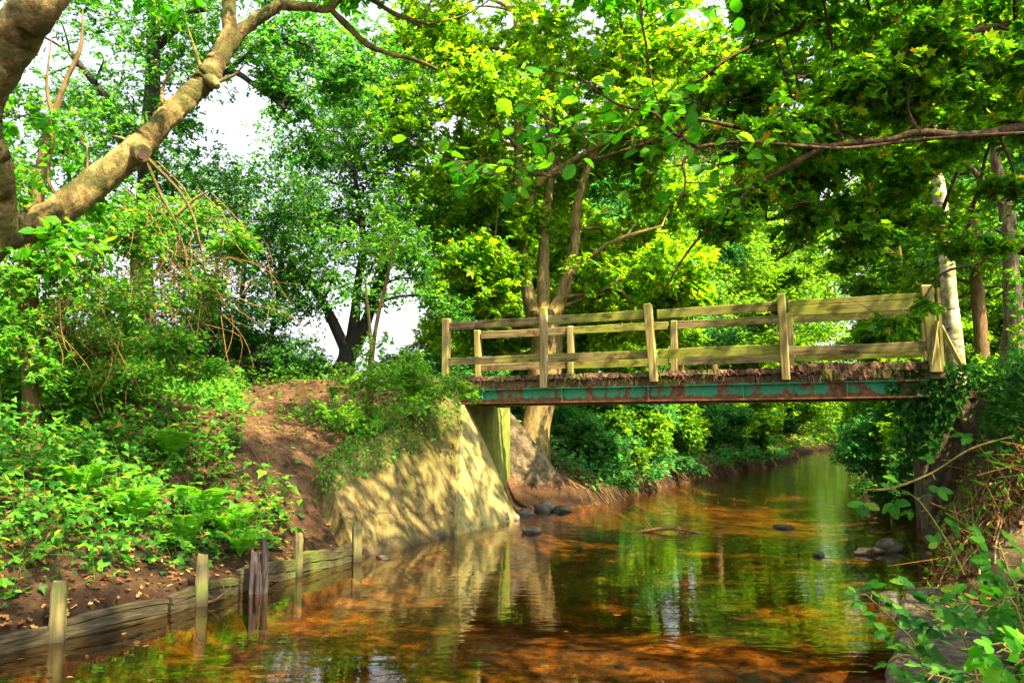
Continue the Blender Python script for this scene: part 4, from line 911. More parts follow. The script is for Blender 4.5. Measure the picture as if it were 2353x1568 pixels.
# --- birch at the right end of the bridge
T, L = MB(), MB()
b0 = P(2195, 830, 13.6); bx, by = b0[:2]; bz = HZ(bx, by)
st = limb(T, [[bx, by, bz - .3, .2]] + pth([(2194, 815, 13.6, 20), (2184, 720, 13.6, 18), (2176, 620, 13.6, 17), (2166, 520, 13.6, 16), (2152, 400, 13.6, 15), (2142, 280, 13.6, 13), (2135, 100, 13.6, 11), (2130, -150, 13.6, 8)]), 12, .05)
s2 = limb(T, pth([(2155, 420, 13.6, 6), (2100, 330, 13.4, 4), (2060, 250, 13.2, 2)]), 6, .1)
crown(L, T, skeleton(st, s2), [(2080, 200, 13.5, 90, 60), (2200, 120, 13.8, 100, 60), (2060, 60, 13.4, 100, 60), (2240, 320, 14, 70, 50, .6), (2090, 380, 13.8, 60, 40, .5), (2200, -60, 13.6, 120, 60)], 60, 10, .07, 'ovate')
tree('birch', 'white-barked birch standing by the right-hand end post of the bridge', 'tree', (bx, by, bz), T, L, M['birch_bark'], M['wood_leaf'])

# --- dark ridged trunk at the right edge
T, L = MB(), MB()
b0 = P(2322, 870, 11.5); bx, by = b0[:2]; bz = HZ(bx, by)
st = limb(T, [[bx, by, bz - .3, .2]] + pth([(2324, 840, 11.5, 24), (2326, 740, 11.5, 20), (2322, 620, 11.5, 18), (2316, 520, 11.5, 17), (2300, 430, 11.5, 14), (2285, 360, 11.5, 11), (2275, 200, 11.5, 9), (2280, 0, 11.5, 7), (2285, -150, 11.5, 5)]), 12, .12)
s2 = limb(T, pth([(2310, 480, 11.5, 9), (2260, 420, 11.4, 7), (2215, 370, 11.3, 5)]), 7, .1)
crown(L, T, skeleton(st, s2), [(2322, 700, 11.3, 35, 60, .3), (2335, 800, 11.2, 40, 50, .5), (2300, 560, 11.3, 40, 40, .2), (2330, 350, 11.5, 60, 40, .5), (2250, 250, 11.5, 70, 50, .6), (2320, 120, 11.5, 90, 60, .8), (2210, 30, 11.5, 90, 50, .8), (2340, -60, 11.5, 120, 60)], 60, 9, .085, 'lobed')
tree('field_maple', 'dark ridged trunk with ivy leaves at the right edge behind the birch', 'tree', (bx, by, bz), T, L, M['ridged_bark'], M['maple_leaf'])

# --- sycamore off the right edge, its boughs hanging over the stream
T, L = MB(), MB()
bx, by = 8.3, 7.2; bz = HZ(bx, by)
c0 = limb(T, [[bx, by, bz - .3, .4], [bx, by, bz + 1, .32], [bx - .1, by, bz + 2.5, .27], [bx - .1, by + .1, bz + 5, .2], [bx - .3, by + .2, bz + 8, .1]], 12, .06)
e1 = [bx - .1, by, bz + 2.2, .12]
c1 = limb(T, [e1] + pth([(2640, 330, 7.2, 22), (2450, 285, 6.4, 16), (2352, 292, 6.0, 12), (2230, 311, 5.8, 10), (2110, 305, 5.7, 9), (2040, 322, 5.7, 8), (1950, 329, 5.7, 7.5), (1890, 337, 5.7, 7), (1800, 313, 5.7, 6), (1700, 294, 5.7, 5), (1600, 273, 5.7, 4), (1530, 264, 5.7, 3)]), 9, .1)
c2 = limb(T, pth([(1900, 335, 5.7, 7), (1820, 376, 5.7, 6), (1740, 422, 5.7, 5.5), (1680, 478, 5.7, 5), (1630, 518, 5.7, 4), (1570, 592, 5.7, 3), (1530, 660, 5.7, 2)]), 8, .1)
c3 = limb(T, [e1] + pth([(2700, 560, 8.3, 18), (2500, 600, 8.6, 15), (2352, 575, 8.8, 12), (2250, 548, 8.9, 11), (2150, 525, 9, 9), (2060, 500, 9, 8), (1960, 490, 9, 7), (1850, 490, 9, 6), (1760, 505, 9, 4)]), 8, .12)
c4 = limb(T, [[bx - .1, by, bz + 3.4, .1]] + pth([(2600, 60, 7, 18), (2420, 60, 6.8, 14), (2250, 70, 6.6, 11), (2100, 120, 6.5, 8), (1950, 180, 6.4, 6), (1820, 230, 6.4, 4)]), 8, .1)
c5 = limb(T, pth([(2250, 70, 6.6, 9), (2150, 20, 6.5, 7), (2000, 10, 6.5, 6), (1850, 60, 6.4, 5), (1700, 120, 6.4, 4), (1600, 190, 6.4, 3)]), 7, .1)
c6 = limb(T, pth([(1960, 490, 9, 6), (1890, 530, 8.9, 5), (1840, 560, 8.8, 4), (1780, 600, 8.8, 3)]), 6, .1)
bl = []
for u, v, a, b, d in [(1560, 210, 70, 35, .9), (1650, 180, 80, 40, 1), (1740, 230, 90, 40, 1), (1760, 140, 90, 45, 1), (1860, 190, 90, 45, 1.1), (1860, 80, 100, 45, 1.1), (1960, 130, 90, 45, 1.1), (1970, 240, 90, 45, 1.1), (1800, 300, 80, 35, .9), (1900, 290, 80, 35, .9), (2060, 60, 100, 50, 1.1), (2070, 190, 90, 45, 1), (2050, 290, 80, 40, .9), (2160, 120, 90, 45, 1), (2160, 250, 80, 45, .8), (2260, 60, 90, 50, 1), (2260, 190, 80, 45, .8), (2330, 120, 80, 50, .9), (2320, 260, 70, 40, .6), (1950, 390, 80, 40, .9), (1850, 400, 80, 40, .8), (2040, 400, 70, 40, .7), (1760, 380, 70, 35, .6), (1700, 440, 60, 30, .5), (1640, 340, 70, 30, .5), (2110, 380, 60, 35, .5), (1950, 20, 100, 40, 1), (1760, 40, 80, 35, .8), (2150, 0, 110, 45, 1), (2300, -20, 100, 45, 1), (1990, 480, 60, 30, .5), (1850, 500, 60, 28, .5), (2110, 705, 30, 14, .15), (2050, 745, 28, 12, .1), (2070, -90, 130, 50, .9), (2250, -130, 130, 60, .9), (1870, -80, 110, 45, .8), (2420, 150, 90, 60, .8), (2430, 20, 100, 60, .9), (1700, 310, 70, 25, .5), (1830, 340, 60, 25, .5), (2000, 340, 70, 25, .6), (2180, 330, 80, 30, .6), (2300, 300, 80, 30, .7), (1800, 420, 60, 25, .4), (1660, 500, 50, 25, .4), (2250, 560, 60, 25, .5), (2080, 520, 60, 25, .5), (1950, 560, 60, 25, .4), (2330, 450, 60, 40, .5)]:
    bl.append((u, v, rng.uniform(5.6, 8.8), a, b, d))
crown(L, T, skeleton(c0, c1, c2, c3, c4, c5, c6), bl, 150, 9, .078, 'lobed', droop=.3, up=.9, tilt=.85)
c7 = limb(T, [[bx - .3, by + .1, bz + 4.5, .14], [6.5, 5, 8, .1], [4.5, 2.5, 9, .06], [2.5, .5, 9.5, .03]], 8)
c8 = limb(T, [[bx - .3, by + .1, bz + 5, .14], [6, 7, 9, .1], [3.5, 6.5, 10, .06], [1.5, 6, 10.5, .03]], 8)
for q in range(250):                               # unseen crown above and right of the frame, added for dappled shade
    c = np.array([rng.uniform(.5, 11.5), rng.uniform(-2.5, 10.5), rng.uniform(6.6, 11.)])
    if c[2] < 3 + .52 * c[1]: c[2] += 1.6
    foliage(L, T, c, (.85, .85, .5), 24, 9, .12, 'lobed', droop=.3)
    if q % 2 == 0: connect(T, skeleton(c0, c4, c7, c8), c)
tree('sycamore', 'dark-leaved sycamore reaching long bare-stemmed boughs over the stream from the right edge', 'tree', (bx, by, bz), T, L, M['bough_bark'], M['maple_leaf'])

# --- hazel with big soft leaves hanging into the middle of the view
T, L = MB(), MB()
bx, by = 6.0, 3.6; bz = HZ(bx, by)
c0 = limb(T, [[bx, by, bz - .2, .12], [bx - .2, by, bz + 1.2, .1], [bx - .8, by + .3, bz + 2.6, .07]] + pth([(2700, 300, 4.3, 10), (2380, 306, 5.2, 5), (2150, 318, 5.5, 4), (1950, 340, 5.5, 4), (1830, 334, 5.2, 4), (1720, 326, 5, 4), (1640, 332, 5, 5), (1600, 340, 5, 4)]), 8, .12)
c1 = limb(T, pth([(1605, 340, 5, 6), (1540, 300, 5, 5), (1500, 260, 5, 4), (1420, 240, 5, 3.5), (1340, 185, 5, 2.5)]), 6, .12)
c2 = limb(T, pth([(1605, 340, 5, 5), (1540, 318, 5, 4), (1450, 340, 5, 3.5), (1350, 372, 5, 3), (1260, 405, 5, 2)]), 6, .12)
c3 = limb(T, pth([(1600, 345, 5, 4), (1570, 372, 5, 3.5), (1574, 420, 5, 3), (1560, 475, 5, 2)]), 5, .12)
c4 = limb(T, pth([(2000, -150, 5, 5), (1650, -160, 5, 4), (1484, -20, 5, 3.2), (1485, 110, 5, 3), (1499, 190, 5, 2.5), (1513, 240, 5, 1.5)]), 5, .12)
for (u, v), n, s in [((1340, 190), 5, .14), ((1290, 150), 5, .13), ((1400, 235), 5, .13), ((1470, 235), 5, .13), ((1330, 300), 7, .15), ((1250, 310), 6, .15), ((1180, 380), 5, .14), ((1130, 400), 6, .13), ((1300, 400), 5, .13), ((1420, 300), 6, .14), ((1480, 320), 5, .13), ((1540, 250), 6, .15), ((1570, 300), 5, .13), ((1500, 400), 5, .12), ((1570, 450), 6, .12), ((1650, 380), 6, .13), ((1610, 240), 6, .14), ((1700, 330), 6, .13), ((1570, 20), 7, .17), ((1640, -10), 6, .16), ((1500, 0), 4, .16), ((1240, 230), 4, .14), ((1080, 395), 5, .13), ((1000, 355), 6, .14), ((1060, 375), 6, .14), ((1200, 300), 4, .13), ((1660, 440), 5, .12)]:
    c = P(u, v, 5 + rng.normal() * .15); n *= 2
    pos = c + rng.normal(size=(n, 3)) * np.array([.12, .12, .05]); dv = rng.normal(size=(n, 3)) * np.array([1, 1, .25]) + [-.5, 0, -.45]; nv = np.array([0, -.35, .8]) + rng.normal(size=(n, 3)) * .35
    L.leaves('hazel', pos, dv, nv, s * .8 * rng.uniform(.6, 1.05, n)); connect(T, skeleton(c1, c2, c3, c4, c0), c, .002, .006, .05)
    T.sticks(np.repeat(c[None], n, 0), (pos + c) / 2, pos, .0025, .0015)
tree('hazel', 'spray of large soft bright leaves hanging in the middle of the view', 'tree', (bx, by, bz), T, L, M['bough_bark'], M['hazel_leaf'])

# ------------------------------------------------------------------ the wood behind: a few kinds, copied with their parts
def wood_tree(name, h, r, n, leaf, bark, size, tmpl='ovate', stems=1, low=.25):
    T, L = MB(), MB(); sk = []
    for s in range(stems):
        a = rng.uniform(0, 6.28); dx, dy = math.cos(a) * .4 * (stems > 1), math.sin(a) * .4 * (stems > 1)
        sk.append(limb(T, [[0, 0, -.4, .2 / stems ** .5 * h / 9], [dx * .3, dy * .3, h * .15, .16 / stems ** .5 * h / 9], [dx, dy, h * .45, .12 / stems ** .5 * h / 9], [dx * 1.8 + rng.normal() * .2, dy * 1.8, h * .75, .06], [dx * 2, dy * 2, h * .95, .02]], 8, .1))
    sk = np.vstack(sk)
    for q in range(n):
        z = h * rng.uniform(low, 1.0); rr = r * math.sqrt(max(.1, 1 - ((z / h - .55) / .55) ** 2)) * rng.uniform(.25, 1.0); a = rng.uniform(0, 6.28)
        c = np.array([math.cos(a) * rr, math.sin(a) * rr, z]); connect(T, sk, c, .006, .05)
        foliage(L, T, c, np.array([1, 1, .6]) * r * rng.uniform(.24, .42), 90, 11, size, tmpl, twig=.006)
    root = empty(name); T.build('trunk', bark, root, smooth=True); L.build('crown', leaf, root); return root
def bush(name, h, r, n, leaf, size, tmpl='ovate', k=10, tw=75):
    T, L = MB(), MB()
    for q in range(n):
        a = rng.uniform(0, 6.28); rr = r * math.sqrt(rng.random()); z = h * rng.uniform(.12, 1) * (1 - .45 * (rr / r) ** 2); c = np.array([math.cos(a) * rr, math.sin(a) * rr, z])
        limb(T, [[rng.normal() * .12, rng.normal() * .12, -.15, .02], [c[0] * .4, c[1] * .4, z * .6, .014], [*c, .005]], 5, .1, 3)
        foliage(L, T, c, np.array([1, 1, .75]) * r * .36, tw, k, size, tmpl, twig=.004)
    root = empty(name); T.build('stem', M['brown_bark'], root, smooth=True); L.build('crown', leaf, root); return root

protoA = wood_tree('woodland_tree', 11, 3.4, 40, M['wood_leaf'], M['brown_bark'], .15)
protoB = wood_tree('woodland_tree', 9, 3.0, 36, M['shade_leaf'], M['dark_bark'], .13, stems=3, low=.15)
protoC = wood_tree('woodland_tree', 8, 3.2, 36, M['wood_leaf'], M['chestnut_bark'], .15, 'palmate', stems=2, low=.12)
protos = dict(A=protoA, B=protoB, C=protoC); used = set()
def put(protos, k, x, y, sc, label, group, cat, zo=0.):
    m_ = (2.1 if cat == 'tree' else 1.25) * sc; l_, r_ = float(XL(y)) - m_, float(XR(y)) + m_
    if l_ < x < r_: x = l_ if x - l_ < r_ - x else r_
    o = protos[k] if k not in used else copy_tree(protos[k]); used.add(k)
    o.location = (x, y, HZ(x, y) + zo); o.rotation_euler = (0, 0, rng.uniform(0, 6.28)); o.scale = (sc, sc, sc * rng.uniform(.92, 1.1)); tag(o, label, cat, group); return o
def at(u, Y): return (u - CU) / FPX * Y
WT = [('A', 2150, 24, 1., 'light green tree on the right bank beyond the last bay of the bridge rail'), ('B', 1500, 26, 1., 'bluish green many-stemmed tree behind the middle bridge posts'),
      ('C', 1440, 22, .8, 'broad-leaved pale green tree behind the leaning bridge post'), ('A', 2260, 22, 1.05, 'yellow-green tree between the birch and the dark ridged trunk'),
      ('B', 1420, 30, 1.1, 'dark tree seen through the chestnut stems'), ('C', 1110, 27, 1., 'tree behind the left bridge end and the chestnut'),
      ('A', 1560, 36, 1.2, 'tall tree deep in the wood over the middle of the bridge'), ('A', 2060, 38, 1.25, 'tall pale tree deep in the wood over the right of the bridge'),
      ('C', 2420, 30, 1.2, 'tree deep in the wood behind the right-edge trunk'), ('B', 2200, 33, 1.2, 'dark tree deep in the wood behind the birch'),
      ('A', 1280, 40, 1.2, 'tall tree far behind the chestnut trunk'), ('C', 1740, 48, 1.3, 'distant tree on the left bank far up the stream'),
      ('B', 2030, 60, 1.5, 'distant tree closing the view up the stream'), ('A', 1850, 75, 1.7, 'farthest bright tree over the head of the stream'),
      ('B', 2480, 17, .85, 'shaded tree low behind the right-hand bank'), ('C', 2090, 28, 1., 'pale tree between the birch and the stream'),
      ('A', 1640, 44, 1.3, 'leafy tree on the left bank over the middle of the bridge'), ('B', 2030, 46, 1.2, 'dense tree leaning over the right bank beyond the bend'), ('A', 2300, 40, 1.3, 'tall tree deep in the wood right of the birch'), ('A', 1760, 64, 1.6, 'pale tree on the left bank near the bend of the stream'), ('C', 2000, 70, 1.7, 'broad pale tree near the head of the stream')]
for k, u, Y, sc, lab in WT: put(protos, k, at(u, Y), Y, sc, lab, 'trees of the wood behind the bridge', 'tree')

bushes = dict(P=bush('shrub', 2.1, 1.5, 20, M['shade_leaf'], .11, 'ovate'), Q=bush('shrub', 2.2, 1.5, 20, M['wood_leaf'], .13, 'ovate'), S=bush('shrub', 1.5, 1.2, 16, M['ivy_leaf'], .09, 'ivy', 10, 46))
bushes['T'] = bush('shrub', 2.3, 1.6, 16, M['chestnut_leaf'], .2, 'palmate', 8, 60); bushes['T'].location = (at(1540, 20.6), 20.6, -3)
BW = [('P', 1690, 36, 1., 'bluish shrub by the left waterline well up the stream'), ('Q', 2230, 18.5, 1.1, 'leafy light green shrub on the right bank behind the end post'), ('Q', 2180, 22, 1.15, 'bright shrub on the right bank behind the last bay of the rail'), ('P', 1380, 21, 1.1, 'blue-green shrub on the left bank behind the leaning post'),
      ('Q', 1420, 20, .9, 'shrub right of the chestnut trunk behind the rail'), ('Q', 1120, 18.2, .9, 'glossy bush seen through the first bay of the rail'), ('P', 1010, 16.2, .8, 'dark bush at the left foot of the bridge'), ('P', 960, 17.5, .6, 'bush between the dark stems and the bridge'),
      ('Q', 2250, 16, 1.1, 'sunny bush behind the birch'), ('Q', 2350, 14.5, .8, 'bush beside the dark ridged trunk'), ('S', 2130, 20, 1.2, 'dark ivy mound overhanging the water on the right bank under the bridge'), ('S', 2100, 25, 1.2, 'dark mound beyond on the right bank under the bridge'), ('P', 2050, 32, 1.2, 'shaded shrub on the right bank farther up the stream'),
      ('P', 1390, 18.8, .75, 'dark shrub on the left bank under the beam beside the chestnut'), ('Q', 1425, 20.5, .8, 'broad-leaved shrub on the left bank under the beam'), ('C2', 1530, 24, .9, 'pale shrub leaning over the left bank under the beam'), ('P', 1615, 29, 1., 'shaded shrub on the left bank farther up the stream'), ('S', 1490, 23, .8, 'low ivy mound by the left waterline beyond the bridge'),
      ('Q', 1690, 40, 1.4, 'sunlit shrub at the bend of the stream'), ('Q', 1790, 58, 1.8, 'bright distant shrub at the head of the stream'), ('P', 640, 19, .7, 'low bush on the crest right of the hawthorn'), ('P', 540, 18, .75, 'low bush on the crest behind the hawthorn'), ('Q', 730, 22, .6, 'sunlit low bush beyond the crest by the dark stems'), ('P', 400, 15.5, .9, 'bush on the crest behind the vine thicket'), ('S', 260, 12.5, .9, 'ivy mound behind the vine thicket'), ('S', 90, 11, .9, 'ivy mound behind the ivy-clad stem')]
for k, u, Y, sc, lab in BW: put(bushes, 'Q' if k == 'C2' else k, at(u, Y), Y, sc, lab, 'shrubs of the banks and the wood', 'shrub', -.1)

KN = dict(T='broad-leaved chestnut', P='dark bluish', Q='light green', S='ivy-leaved'); ORD = ['first', 'second', 'third', 'fourth', 'fifth', 'sixth', 'seventh', 'eighth', 'ninth']
for sd, nm, lst in ((-1, 'left', [('S', 17.9, .55), ('P', 19.6, .62), ('T', 21.2, .8), ('S', 23.3, .8), ('T', 25.8, .9), ('S', 29.0, 1.1), ('T', 33.5, 1.0), ('Q', 38, 1.3), ('S', 47, 1.6)]),
                    (1, 'right', [('S', 14.8, .95), ('P', 16.9, .95), ('S', 19.5, 1.15), ('P', 23, 1.05), ('S', 27, 1.2), ('Q', 32, 1.2), ('S', 38, 1.4), ('Q', 46, 1.5), ('P', 56, 1.7)])):
    for i, (k, Y, sc) in enumerate(lst):
        off = (.95 + .9 * ((i * 37) % 5) / 5 if sd < 0 else (.35 if Y < 25 else .8)) * sc; x = float(XL(Y)) - off if sd < 0 else float(XR(Y)) + off
        o = bushes[k] if k == 'T' and Y == 21.2 else copy_tree(bushes[k]); o.location = (x, Y, HZ(x, Y) - .25); o.rotation_euler = (0, 0, rng.uniform(0, 6.28)); o.scale = (sc,) * 3
        tag(o, '%s shrub, %s along the %s waterline upstream of the bridge' % (KN[k], ORD[i], nm), 'shrub', 'shrubs of the banks and the wood')
def far_wood():
    L, T = MB(), MB()
    for q in range(260):
        u = rng.uniform(980, 3200); Y = rng.uniform(48, 90); x = at(u, Y); z = rng.uniform(2, 17) * rng.uniform(.5, 1)
        if XL(Y) - 1 < x < XR(Y) + 1 and Y < 80 and z < 6: continue
        foliage(L, None, (x, Y, z), (3., 3., 2.), 60, 8, .32, 'ovate')
    for q in range(60):
        Y = rng.uniform(62, 100); x = float(XR(Y)) * rng.uniform(.75, 1.1); foliage(L, None, (x, Y, rng.uniform(2.3, 7)), (3., 3., 1.8), 50, 8, .3, 'ovate')
    tag(L.build('far_woods', M['wood_leaf']), 'leafy mass of the far wood closing the view', 'woods', kind='stuff')
far_wood()

# ------------------------------------------------------------------ undergrowth
def on_ground(n, fy, fd, side):
    y = fy(n); d = fd(n); x = np.where(side < 0, XL(y) - d / .88, XR(y) + d / .88); return x, y, d, H(x, y)
def cover(name, label, cat, mat, n, fy, fd, side, tmpl, size, hmax, keep=None, stems=True):
    x, y, d, z = on_ground(n, fy, fd, side)
    if keep is not None: q = keep(x, y, d); x, y, d, z = x[q], y[q], d[q], z[q]
    n = len(x); h = rng.random(n) ** 1.6 * hmax + .015
    pos = np.stack([x, y, z + h], 1); dv = rng.normal(size=(n, 3)) * [1, 1, .25] + [.45, -.35, -.15]; nv = np.array([.25, -.25, .9]) + rng.normal(size=(n, 3)) * .38
    L = MB(); L.leaves(tmpl, pos, dv, nv, size * rng.uniform(.55, 1.25, n))
    if stems:
        q = rng.random(n) < .35; A = np.stack([x, y, z - .02], 1)[q] + rng.normal(size=(q.sum(), 3)) * [.08, .08, 0]; B = pos[q]; L.sticks(A, (A + B) / 2 + rng.normal(size=A.shape) * .02, B, .0022, .0012)
    return tag(L.build(name, mat), label, cat, kind='stuff')
veg = lambda x, y, d: (y < 9.0 + 1.2 * (d - .7) + .35 * np.sin(d * 2.3) + .25 * np.sin(5 * d + y)) & (np.sin(2.1 * x + 1.3 * y) + np.sin(3.3 * y - 1.7 * x + 1) + rng.normal(size=len(x)) * .6 > -1.35)
U = lambda a, b: (lambda n: rng.uniform(a, b, n))
cover('brambles', 'low brambles and nettles carpeting the left bank', 'undergrowth', M['bramble_leaf'], 20000, U(3.4, 13.5), lambda n: .5 + 4.9 * rng.random(n) ** .85, -1, 'trifoliate', .13, .45, veg)
cover('ground_ivy', 'ivy trailing among the brambles on the left bank', 'undergrowth', M['ivy_leaf'], 8000, U(3.2, 13.5), lambda n: .4 + 5 * rng.random(n), -1, 'ivy', .07, .2, veg)
cover('crest_weeds', 'weeds along the crest of the left bank', 'undergrowth', M['sapling_leaf'], 7500, U(9.5, 19), U(2.5, 8), -1, 'ovate', .08, .3, lambda x, y, d: d > np.where(y < 13.6, 3.7, 2.9) + .4 * np.sin(y * 2) + .3 * np.sin(5 * y + x))
cover('bank_weeds', 'scattered plants on the left bank beyond the bridge', 'undergrowth', M['shade_leaf'], 9500, lambda n: 16.6 + 24 * rng.random(n) ** 1.5, lambda n: .12 + 4.5 * rng.random(n) ** 1.2, -1, 'ovate', .12, .5)
cover('wood_floor_plants', 'green plants of the wood floor far up the left bank', 'undergrowth', M['wood_leaf'], 6000, U(30, 95), lambda n: .4 + 25 * rng.random(n) ** 1.6, -1, 'ovate', .36, .5)
cover('wood_floor_plants', 'green plants of the wood floor far up the right bank', 'undergrowth', M['wood_leaf'], 5000, U(28, 95), lambda n: .4 + 22 * rng.random(n) ** 1.6, 1, 'ovate', .36, .5)
cover('bank_weeds', 'plants above the right bank beyond the bridge', 'undergrowth', M['wood_leaf'], 5200, U(12.5, 30), lambda n: .7 + 6 * rng.random(n), 1, 'ovate', .11, .45)
cover('wall_ivy', 'dark ivy hanging over the top of the right wing wall', 'ivy', M['ivy_leaf'], 3800, U(8.2, 12.2), lambda n: .75 + 1.5 * rng.random(n), 1, 'ivy', .085, .3, lambda x, y, d: d > 1.05 - .14 * (y - 8) + .2 * np.sin(4 * y))
cover('bank_top_weeds', 'grassy weeds on the right bank at the bridge end', 'undergrowth', M['fern_leaf'], 1500, U(9.5, 13.5), U(1.5, 4), 1, 'narrow', .13, .2)
cover('leaf_litter', 'brown fallen leaves on the left bank', 'leaf litter', M['litter'], 10000, U(3, 13.5), lambda n: .15 + 4.6 * rng.random(n), -1, 'oak', .055, .012, lambda x, y, d: (y < 9.3) | (rng.random(len(x)) < .35), False)
cover('leaf_litter', 'brown fallen leaves and roots on the right bank and coping', 'leaf litter', M['litter'], 7000, U(1, 8), lambda n: .05 + 2.2 * rng.random(n), 1, 'oak', .055, .05, None, False)
cover('leaf_litter', 'fallen leaves on the far left bank', 'leaf litter', M['litter'], 3000, U(16.5, 30), lambda n: .3 + 3 * rng.random(n), -1, 'ovate', .07, .01, None, False)
def bank_roots():
    m = MB()
    for q in range(420):
        y = 16.4 + 16 * rng.random() ** 1.4; d = rng.uniform(-.02, .9); x = float(XL(y)) - d / .88; z = HZ(x, y) + .03
        rows = [[x, y, z, .014 * rng.uniform(.5, 1.3)]]; a = rng.uniform(-1, 1)
        for k in range(3): x += rng.uniform(.02, .22); y += a * rng.uniform(.05, .2); z = max(-.12, min(z - rng.uniform(0, .12), HZ(x, y) + .04)); rows.append([x, y, z, .010 - .002 * k])
        limb(m, rows, 4, 0, 3)
    tag(m.build('bank_roots', M['brown_bark']), 'bare roots and dead stems along the left waterline beyond the bridge', 'roots', kind='stuff')
bank_roots()
def overhang():
    L, T = MB(), MB()
    for q in range(60):
        y = 17.5 + 20 * rng.random() ** 1.3; x = float(XL(y)) - rng.uniform(.1, .9); z = HZ(x, y); e = np.array([x + rng.uniform(.3, 1.1), y - rng.uniform(-.2, .6), max(.12, z - rng.uniform(-.3, .5))])
        limb(T, [[x, y, z, .012], [(x + e[0]) / 2, y, max(z, e[2]) + rng.uniform(.15, .5), .008], [*e, .003]], 4, 0, 4)
        if rng.random() < .72: foliage(L, None, (e + [x, y, z + .4]) / 2, (.45, .45, .22), 14, 8, .12, 'ovate')
    root = empty('overhanging_growth', (0, 0, 0), 0, 'dark sprays and dead stems drooping over the water from the left bank beyond the bridge', 'undergrowth'); root['kind'] = 'stuff'
    T.build('stems', M['brown_bark'], root); L.build('leaves', M['shade_leaf'], root)
overhang()
def slope_debris():
    m = MB()
    for q in range(170):
        y = rng.uniform(9.4, 14); d = rng.uniform(.7, 4.2); x = float(XL(y)) - d / .88; rows = []; a = rng.uniform(0, 6.28); ln = rng.uniform(.04, .16)
        for k in range(4): rows.append([x, y, HZ(x, y) + .006, rng.uniform(.003, .008)]); a += rng.normal() * .5; x += math.cos(a) * ln; y += math.sin(a) * ln
        limb(m, rows, 4, 0, 3)
    tag(m.build('slope_debris', M['brown_bark']), 'roots and fallen twigs lying on the bare earth slope', 'twigs', kind='stuff')
    L = MB(); n = 160; y = 4 + 16 * rng.random(n) ** 1.3; t = rng.random(n); t = np.where(rng.random(n) < .5, t ** 3 * .5, t); x = XL(y) + (XR(y) - XL(y)) * (.03 + .94 * t)
    L.leaves('ovate', np.stack([x, y, 0 * x + .012], 1), unit(n) * [1, 1, 0], np.array([0, 0, 1.]) + rng.normal(size=(n, 3)) * .06, .06 * rng.uniform(.5, 1.3, n))
    tag(L.build('floating_leaves', M['litter']), 'fallen leaves floating on the stream', 'floating leaves', kind='stuff')
slope_debris()
def wall_roots():
    m = MB()
    for q in range(80):
        s, t = rng.uniform(.25, 1.0), rng.uniform(.15, 1.0)
        rows = []; ds, dt = rng.normal() * .07, rng.normal() * .06
        for k in range(4):
            a = np.array([5.75, 11.25, -.2]) * (1 - s) + np.array([3.15, 6.4, -.1]) * s; b = np.array([6.95, 10.9, 2.3]) * (1 - s) + np.array([4.55, 6.1, 1.7]) * s
            p = a * (1 - t) + b * t + np.array([-.05, -.03, .05]) + rng.normal(size=3) * .015; rows.append([*p, .009 - .0015 * k]); s += ds + rng.normal() * .02; t += dt + rng.normal() * .02
        limb(m, rows, 4, 0, 3)
    tag(m.build('wall_roots', M['root']), 'mat of thin roots and dead stems over the right wing wall', 'roots', kind='stuff')
wall_roots()

def wall_cover(name, label, cat, mat, n, quad, fs, ft, tmpl, size, hmax):
    a, b, c, d = [np.array(q, float) for q in quad]; nr = np.cross(b - a, d - a); nr /= np.linalg.norm(nr)
    s, t = fs(n)[:, None], ft(n)[:, None]; base = (a * (1 - s) + b * s) * (1 - t) + (d * (1 - s) + c * s) * t
    h = (.02 + hmax * rng.random((n, 1)) ** 1.7); pos = base + nr * h
    dv = rng.normal(size=(n, 3)) * .6 + [0, 0, -.7]; L = MB(); L.leaves(tmpl, pos, dv, nr + [0, 0, .3] + rng.normal(size=(n, 3)) * .4, size * rng.uniform(.5, 1.25, n))
    q = rng.random(n) < .15; e = pos[q] + rng.normal(size=(q.sum(), 3)) * .15; L.sticks(pos[q], (pos[q] + e) / 2, e, .003, .002)
    return tag(L.build(name, mat), label, cat, kind='stuff')
LW = [(-1.72, 9.5, -.15), (.12, 13.75, -.15), (-.98, 14.0, 2.30), (-2.42, 10.3, 1.02)]
wall_cover('wall_top_plants', 'small plants and moss hanging over the top of the sloping left wing wall', 'undergrowth', M['bramble_leaf'], 1500, LW, U(-.05, .95), lambda n: 1.1 - .36 * rng.random(n) ** 1.5, 'ovate', .055, .12)
RW = [(5.75, 11.25, -.2), (3.15, 6.4, -.1), (4.55, 6.1, 1.7), (6.95, 10.9, 2.3)]
wall_cover('wall_ivy', 'dark ivy clothing the upper right wing wall', 'ivy', M['ivy_leaf'], 3000, RW, U(-.02, .75), lambda n: 1.1 - .42 * rng.random(n) ** 1.3, 'ivy', .085, .22)
wall_cover('leaf_litter', 'brown leaf litter lodged on the sloping right wing wall', 'leaf litter', M['litter'], 4200, RW, U(.3, 1.05), lambda n: rng.random(n), 'oak', .065, .05)
wall_cover('wall_weeds', 'sparse green weeds rooted in the right wing wall', 'undergrowth', M['sapling_leaf'], 900, RW, U(.15, 1.05), lambda n: .15 + .85 * rng.random(n), 'ovate', .06, .16)
wall_cover('abutment_ivy', 'ivy hanging over the right abutment under the bridge end', 'ivy', M['ivy_leaf'], 1500, [(5.70, 11.32, 1.0), (5.78, 11.2, 1.0), (6.3, 10.95, 2.4), (5.66, 11.25, 2.4)], U(-.5, 1.3), lambda n: 1 - .9 * rng.random(n) ** 1.5, 'ivy', .085, .2)
cover('wall_top_plants', 'weeds and moss spilling over the top of the sloping left wing wall', 'undergrowth', M['bramble_leaf'], 2000, U(12.0, 14.4), lambda n: 1.15 + 1.5 * rng.random(n), -1, 'ovate', .065, .22)
